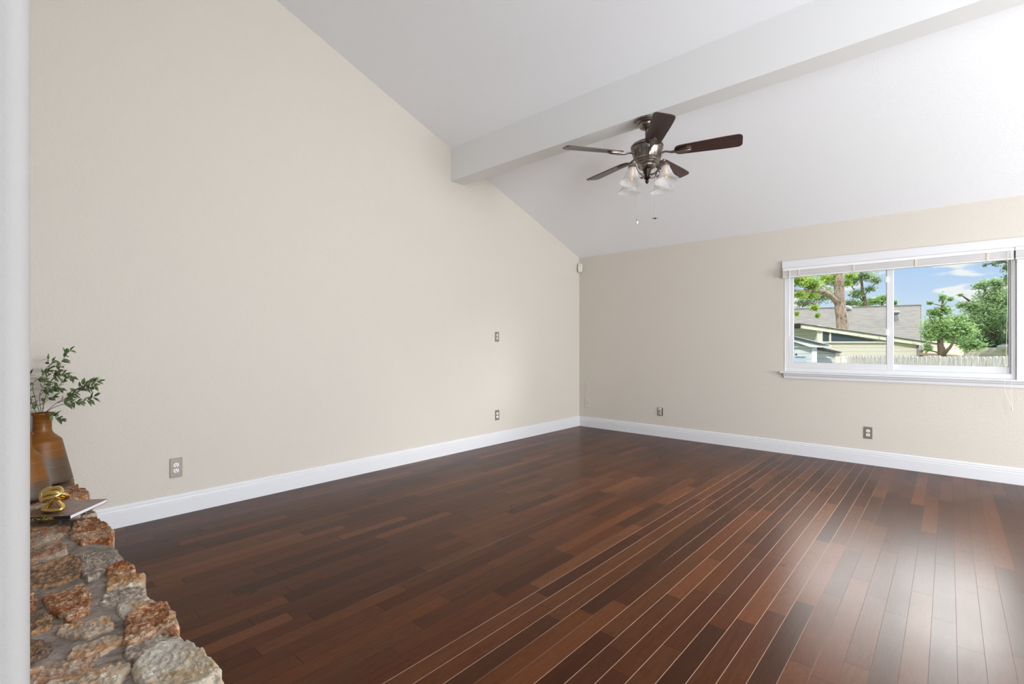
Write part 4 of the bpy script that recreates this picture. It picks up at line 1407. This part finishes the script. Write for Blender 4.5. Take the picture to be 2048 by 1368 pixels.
# trees
M_BARK, nt, p = mat('pale_grey_bark', srgb(142, 124, 108), 0.95)
bv = nt.coord('Object')
bx, by, bz_ = nt.sep(bv)
bn = nt.noise(nt.comb(nt.m('MULTIPLY', bx, 9.0), nt.m('MULTIPLY', by, 9.0), nt.m('MULTIPLY', bz_, 3.0)), 1.3, 5.0, 0.7)
nt.put(p.inputs['Base Color'], nt.ramp(bn, [(0.34, srgb(86, 72, 62)), (0.5, srgb(150, 130, 114)), (0.7, srgb(184, 168, 152))]))
nt.put(p.inputs['Normal'], nt.bump(bn, 0.8, 0.05))
M_BARK2, nt, p = mat('dark_bark', srgb(92, 80, 66), 0.95)
LM = {
    'lime': leaf_mat('lime_green_leaves', srgb(116, 146, 52), srgb(188, 208, 100), 0.45, 1.3),
    'oak': leaf_mat('grey_green_leaves', srgb(96, 118, 78), srgb(150, 168, 120), 0.35, 1.0),
    'mid': leaf_mat('mid_green_leaves', srgb(98, 132, 78), srgb(164, 190, 124), 0.4, 0.8),
    'soft': leaf_mat('soft_green_leaves', srgb(116, 144, 98), srgb(182, 204, 150), 0.4, 0.6),
}


def tree(label, base, trunk, limbs, clumps, lm, leafsize, seed, bark=None, group=None, name='tree'):
    rnd = random.Random(seed)
    B = Vector(base)
    root = empty(name, B, label, 'tree', group)
    tp = catmull([Vector(q[0]) - B for q in trunk], 6)
    n = len(tp)
    rr = []
    m = len(trunk) - 1
    for i in range(n):
        s_ = i / (n - 1) * m
        a = min(int(s_), m - 1)
        rr.append(trunk[a][1] + (trunk[a + 1][1] - trunk[a][1]) * (s_ - a))
    MB().tube(tp, rr, 14).build('trunk', bark or M_BARK2, root, smooth=True, angle=80)
    for lb in limbs:
        pts = catmull([Vector(q) - B for q in lb[0]], 5)
        k = len(pts)
        MB().tube(pts, [lb[1] + (lb[2] - lb[1]) * i / (k - 1) for i in range(k)], 8).build('limb', bark or M_BARK2, root, smooth=True, angle=80)
    b = MB()
    for cpos, rad, cnt in clumps:
        cp = Vector(cpos) - B
        for _ in range(int(cnt * 2.1)):
            while True:
                v = Vector((rnd.uniform(-1, 1), rnd.uniform(-1, 1), rnd.uniform(-1, 1)))
                if v.length <= 1:
                    break
            v = v * (0.45 + 0.75 * rnd.random() ** 1.6)
            c = cp + RGT * (v.x * rad[0]) + FWD * (v.y * rad[1]) + Vector((0, 0, v.z * rad[2]))
            d = Vector((rnd.uniform(-1, 1), rnd.uniform(-1, 1), rnd.uniform(-0.9, 0.5))).normalized()
            e = d.cross(Vector((rnd.uniform(-1, 1), rnd.uniform(-1, 1), rnd.uniform(0, 1)))).normalized()
            s_ = 0.64 * leafsize * rnd.uniform(0.6, 1.3)
            vs = [b.bm.verts.new(c - d * s_), b.bm.verts.new(c + e * s_ * 0.5), b.bm.verts.new(c + d * s_), b.bm.verts.new(c - e * s_ * 0.5)]
            b.bm.faces.new(vs)
    b.build('foliage', LM[lm], root)
    return root


def cl_(px, py, d, rx, rz_, n, ry=None):
    s = d / 970.0
    return (at(px, py, d), (rx * s, (ry if ry else (rx + rz_) / 2 * s), rz_ * s), n)


# big pecan whose trunk stands before the grey roof
t_ = 20.6
tree('large tree with a thick pale trunk and lime leaves before the grey roof', (*at(1686, 712, t_)[:2], GZ),
     [((*at(1688, 712, t_)[:2], GZ), 0.27), (at(1685, 655, t_), 0.225), (at(1680, 612, t_), 0.20), (at(1677, 560, t_), 0.185), (at(1668, 480, t_), 0.15), (at(1680, 420, t_), 0.09)],
     [([at(1677, 609, t_), at(1664, 594, t_ - 0.2), at(1650, 584, t_ - 0.4), at(1625, 580, t_ - 0.6), at(1598, 582, t_ - 0.8), at(1565, 572, t_ - 1)], 0.12, 0.05),
      ([at(1630, 609, t_), at(1612, 604, t_), at(1596, 611, t_)], 0.035, 0.02), ([at(1650, 585, t_ - 0.4), at(1634, 600, t_ - 0.5), at(1630, 622, t_ - 0.5)], 0.025, 0.015),
      ([at(1677, 545, t_), at(1640, 500, t_), at(1600, 470, t_)], 0.10, 0.04), ([at(1672, 520, t_), at(1720, 470, t_), at(1750, 440, t_)], 0.10, 0.04)],
     [cl_(1602, 562, t_ - 0.8, 26, 14, 420), cl_(1625, 568, t_ - 0.6, 22, 16, 420), cl_(1600, 590, t_ - 0.9, 16, 9, 200), cl_(1622, 592, t_ - 0.5, 20, 8, 220), cl_(1629, 616, t_ - 0.5, 9, 9, 120),
      cl_(1635, 631, t_ - 0.5, 5, 6, 50), cl_(1594, 628, t_ - 0.8, 5, 8, 40), cl_(1655, 556, t_, 20, 10, 220), cl_(1694, 566, t_, 11, 10, 90), cl_(1700, 552, t_, 16, 8, 120),
      cl_(1610, 500, t_, 70, 45, 900), cl_(1700, 470, t_, 80, 50, 900)],
     'lime', 0.085, 5, M_BARK, name='pecan_tree')
t_ = 46.0
tree('grey-green oak standing behind the ridge of the grey roof', (*at(1735, 712, t_)[:2], GZ),
     [((*at(1735, 712, t_)[:2], GZ), 0.25), (at(1732, 620, t_), 0.2), (at(1725, 580, t_), 0.12), (at(1722, 540, t_), 0.05)],
     [([at(1732, 610, t_), at(1712, 585, t_), at(1695, 560, t_)], 0.08, 0.03), ([at(1728, 590, t_), at(1748, 570, t_), at(1764, 562, t_)], 0.07, 0.02)],
     [cl_(1705, 560, t_, 22, 13, 420), cl_(1730, 552, t_, 24, 12, 420), cl_(1752, 560, t_, 14, 10, 170), cl_(1715, 588, t_, 20, 11, 300), cl_(1740, 578, t_, 18, 7, 150), cl_(1640, 590, t_, 45, 22, 900),
      cl_(1605, 606, t_, 24, 10, 300), cl_(1700, 606, t_, 25, 8, 300), cl_(1660, 560, t_, 24, 18, 400)],
     'oak', 0.15, 6, name='oak_tree')
t_ = 52.0
tree('far green tree just above the roof ridge beside the window mullion', (*at(1765, 712, t_)[:2], GZ),
     [((*at(1765, 712, t_)[:2], GZ), 0.25), (at(1765, 640, t_), 0.2), (at(1764, 600, t_), 0.08)], [],
     [cl_(1745, 602, t_, 24, 9, 420), cl_(1768, 598, t_, 18, 10, 380), cl_(1788, 606, t_, 8, 7, 120), cl_(1725, 608, t_, 18, 7, 250)], 'mid', 0.20, 7)
t_ = 13.5
tree('small leafy tree with forked dark trunk behind the fence', (*at(1888, 712, t_)[:2], GZ),
     [((*at(1886, 712, t_)[:2], GZ), 0.11), (at(1884, 716, t_), 0.095), (at(1881, 690, t_), 0.07), (at(1880, 660, t_), 0.05), (at(1884, 620, t_), 0.03), (at(1886, 590, t_), 0.012)],
     [([at(1884, 713, t_), at(1893, 702, t_ - 0.2), at(1902, 692, t_ - 0.3), at(1912, 672, t_ - 0.4)], 0.055, 0.02), ([at(1884, 712, t_), at(1872, 704, t_), at(1852, 700, t_ + 0.2)], 0.03, 0.012),
      ([at(1880, 665, t_), at(1866, 645, t_), at(1858, 632, t_)], 0.03, 0.01), ([at(1884, 615, t_), at(1897, 600, t_), at(1904, 594, t_)], 0.012, 0.005), ([at(1884, 612, t_), at(1868, 608, t_), at(1858, 606, t_)], 0.012, 0.005)],
     [cl_(1884, 650, t_, 38, 20, 1250), cl_(1862, 668, t_, 20, 16, 520), cl_(1900, 668, t_, 32, 14, 700), cl_(1925, 660, t_, 26, 20, 650), cl_(1870, 625, t_, 16, 10, 170), cl_(1890, 620, t_, 14, 14, 170),
      cl_(1885, 596, t_, 8, 12, 60), cl_(1860, 607, t_, 7, 4, 36), cl_(1900, 598, t_, 8, 4, 34), cl_(1856, 695, t_, 8, 12, 110), cl_(1945, 690, t_, 26, 14, 420), cl_(1915, 640, t_, 18, 12, 260)],
     'mid', 0.062, 8)
t_ = 19.0
tree('broad pale green tree filling the right side of the window view', (*at(1985, 712, t_)[:2], GZ),
     [((*at(1985, 712, t_)[:2], GZ), 0.3), (at(1985, 660, t_), 0.22), (at(1990, 600, t_), 0.12), (at(2000, 560, t_), 0.05)],
     [([at(1986, 640, t_), at(1950, 610, t_), at(1925, 592, t_)], 0.08, 0.02), ([at(1990, 610, t_), at(1970, 580, t_), at(1962, 562, t_)], 0.06, 0.02), ([at(1988, 620, t_), at(2030, 590, t_), at(2060, 560, t_)], 0.09, 0.03)],
     [cl_(1985, 640, t_, 52, 34, 3200), cl_(1950, 645, t_, 40, 22, 1500), cl_(1955, 615, t_, 34, 16, 950), cl_(1985, 595, t_, 32, 22, 1300), cl_(1930, 610, t_, 20, 9, 260), cl_(1962, 572, t_, 16, 10, 240), cl_(1990, 566, t_, 26, 12, 500),
      cl_(1922, 590, t_, 8, 4, 40), cl_(2020, 600, t_, 40, 40, 2200), cl_(2010, 690, t_, 40, 24, 1500), cl_(1960, 690, t_, 40, 22, 1400), cl_(2070, 640, t_, 60, 60, 3000)],
     'soft', 0.072, 9)
t_ = 15.5
tree('leafy tree whose branch tips hang into the top right corner of the window', (*at(2085, 712, t_)[:2], GZ),
     [((*at(2085, 712, t_)[:2], GZ), 0.25), (at(2082, 620, t_), 0.2), (at(2070, 560, t_), 0.13), (at(2060, 500, t_), 0.06)],
     [([at(2070, 555, t_), at(2030, 530, t_), at(2000, 524, t_), at(1965, 532, t_)], 0.05, 0.01), ([at(2072, 570, t_), at(2040, 550, t_), at(2016, 548, t_)], 0.06, 0.015), ([at(2062, 510, t_), at(2020, 500, t_), at(1985, 508, t_)], 0.05, 0.01)],
     [cl_(2016, 535, t_, 14, 12, 130), cl_(1992, 527, t_, 12, 6, 30), cl_(1970, 530, t_, 8, 5, 14), cl_(2004, 520, t_, 14, 5, 40), cl_(2018, 560, t_, 10, 14, 170), cl_(2060, 540, t_, 34, 40, 1200), cl_(2060, 470, t_, 50, 40, 1200), cl_(1986, 512, t_, 12, 5, 30), cl_(2075, 620, t_, 34, 40, 1100)],
     'oak', 0.07, 10)
t_ = 60.0
tree('distant line of hazy treetops low beyond the houses', (*at(1990, 705, t_)[:2], GZ), [((*at(1990, 705, t_)[:2], GZ), 0.4), (at(1990, 690, t_), 0.3), (at(1990, 660, t_), 0.1)], [],
     [cl_(1850, 690, t_, 40, 18, 900), cl_(1930, 680, t_, 60, 24, 1600), cl_(2020, 675, t_, 60, 30, 1600), cl_(1560, 640, t_, 60, 30, 900)], 'mid', 0.24, 11)
# low tan roof and a far grey roof among the trees
d3 = 24.0
TO = at(1900, 712, d3)
TO.z = GZ
th_ = empty('tan_roof_house', TO, 'low house with tan roof partly hidden by the small forked tree', 'house')
L4 = lambda q: Vector(q) - TO
MB().prism([L4(at(1838, 705, d3 - 1)), L4(at(1940, 712, d3 - 1)), L4(at(1925, 690, d3 + 3)), L4(at(1850, 680, d3 + 3))], (0, 0, -0.12)).build('roof', M_TANROOF, th_)
q0, q1 = at(1840, 708, d3), at(1930, 712, d3)
MB().prism([L4((q0.x, q0.y, GZ)), L4((q1.x, q1.y, GZ)), L4(q1), L4(q0)], dp * 2.5).build('wall', M_TANWALL, th_)
d4 = 17.4
FO = at(2030, 700, d4)
FO.z = GZ
fh = empty('far_roof_house', FO, 'small grey roof corner among leaves at the right end of the window', 'house')
L5 = lambda q: Vector(q) - FO
MB().prism([L5(at(1993, 692, d4)), L5(at(2075, 694, d4)), L5(at(2075, 676, d4 + 2)), L5(at(2018, 684, d4 + 2))], (0, 0, -0.1)).build('roof', M_VENT, fh)
q0, q1 = at(2004, 695, d4 + 0.3), at(2070, 697, d4 + 0.3)
MB().prism([L5((q0.x, q0.y, GZ)), L5((q1.x, q1.y, GZ)), L5(q1), L5(q0)], dp * 1.5).build('wall', M_SIDING, fh)
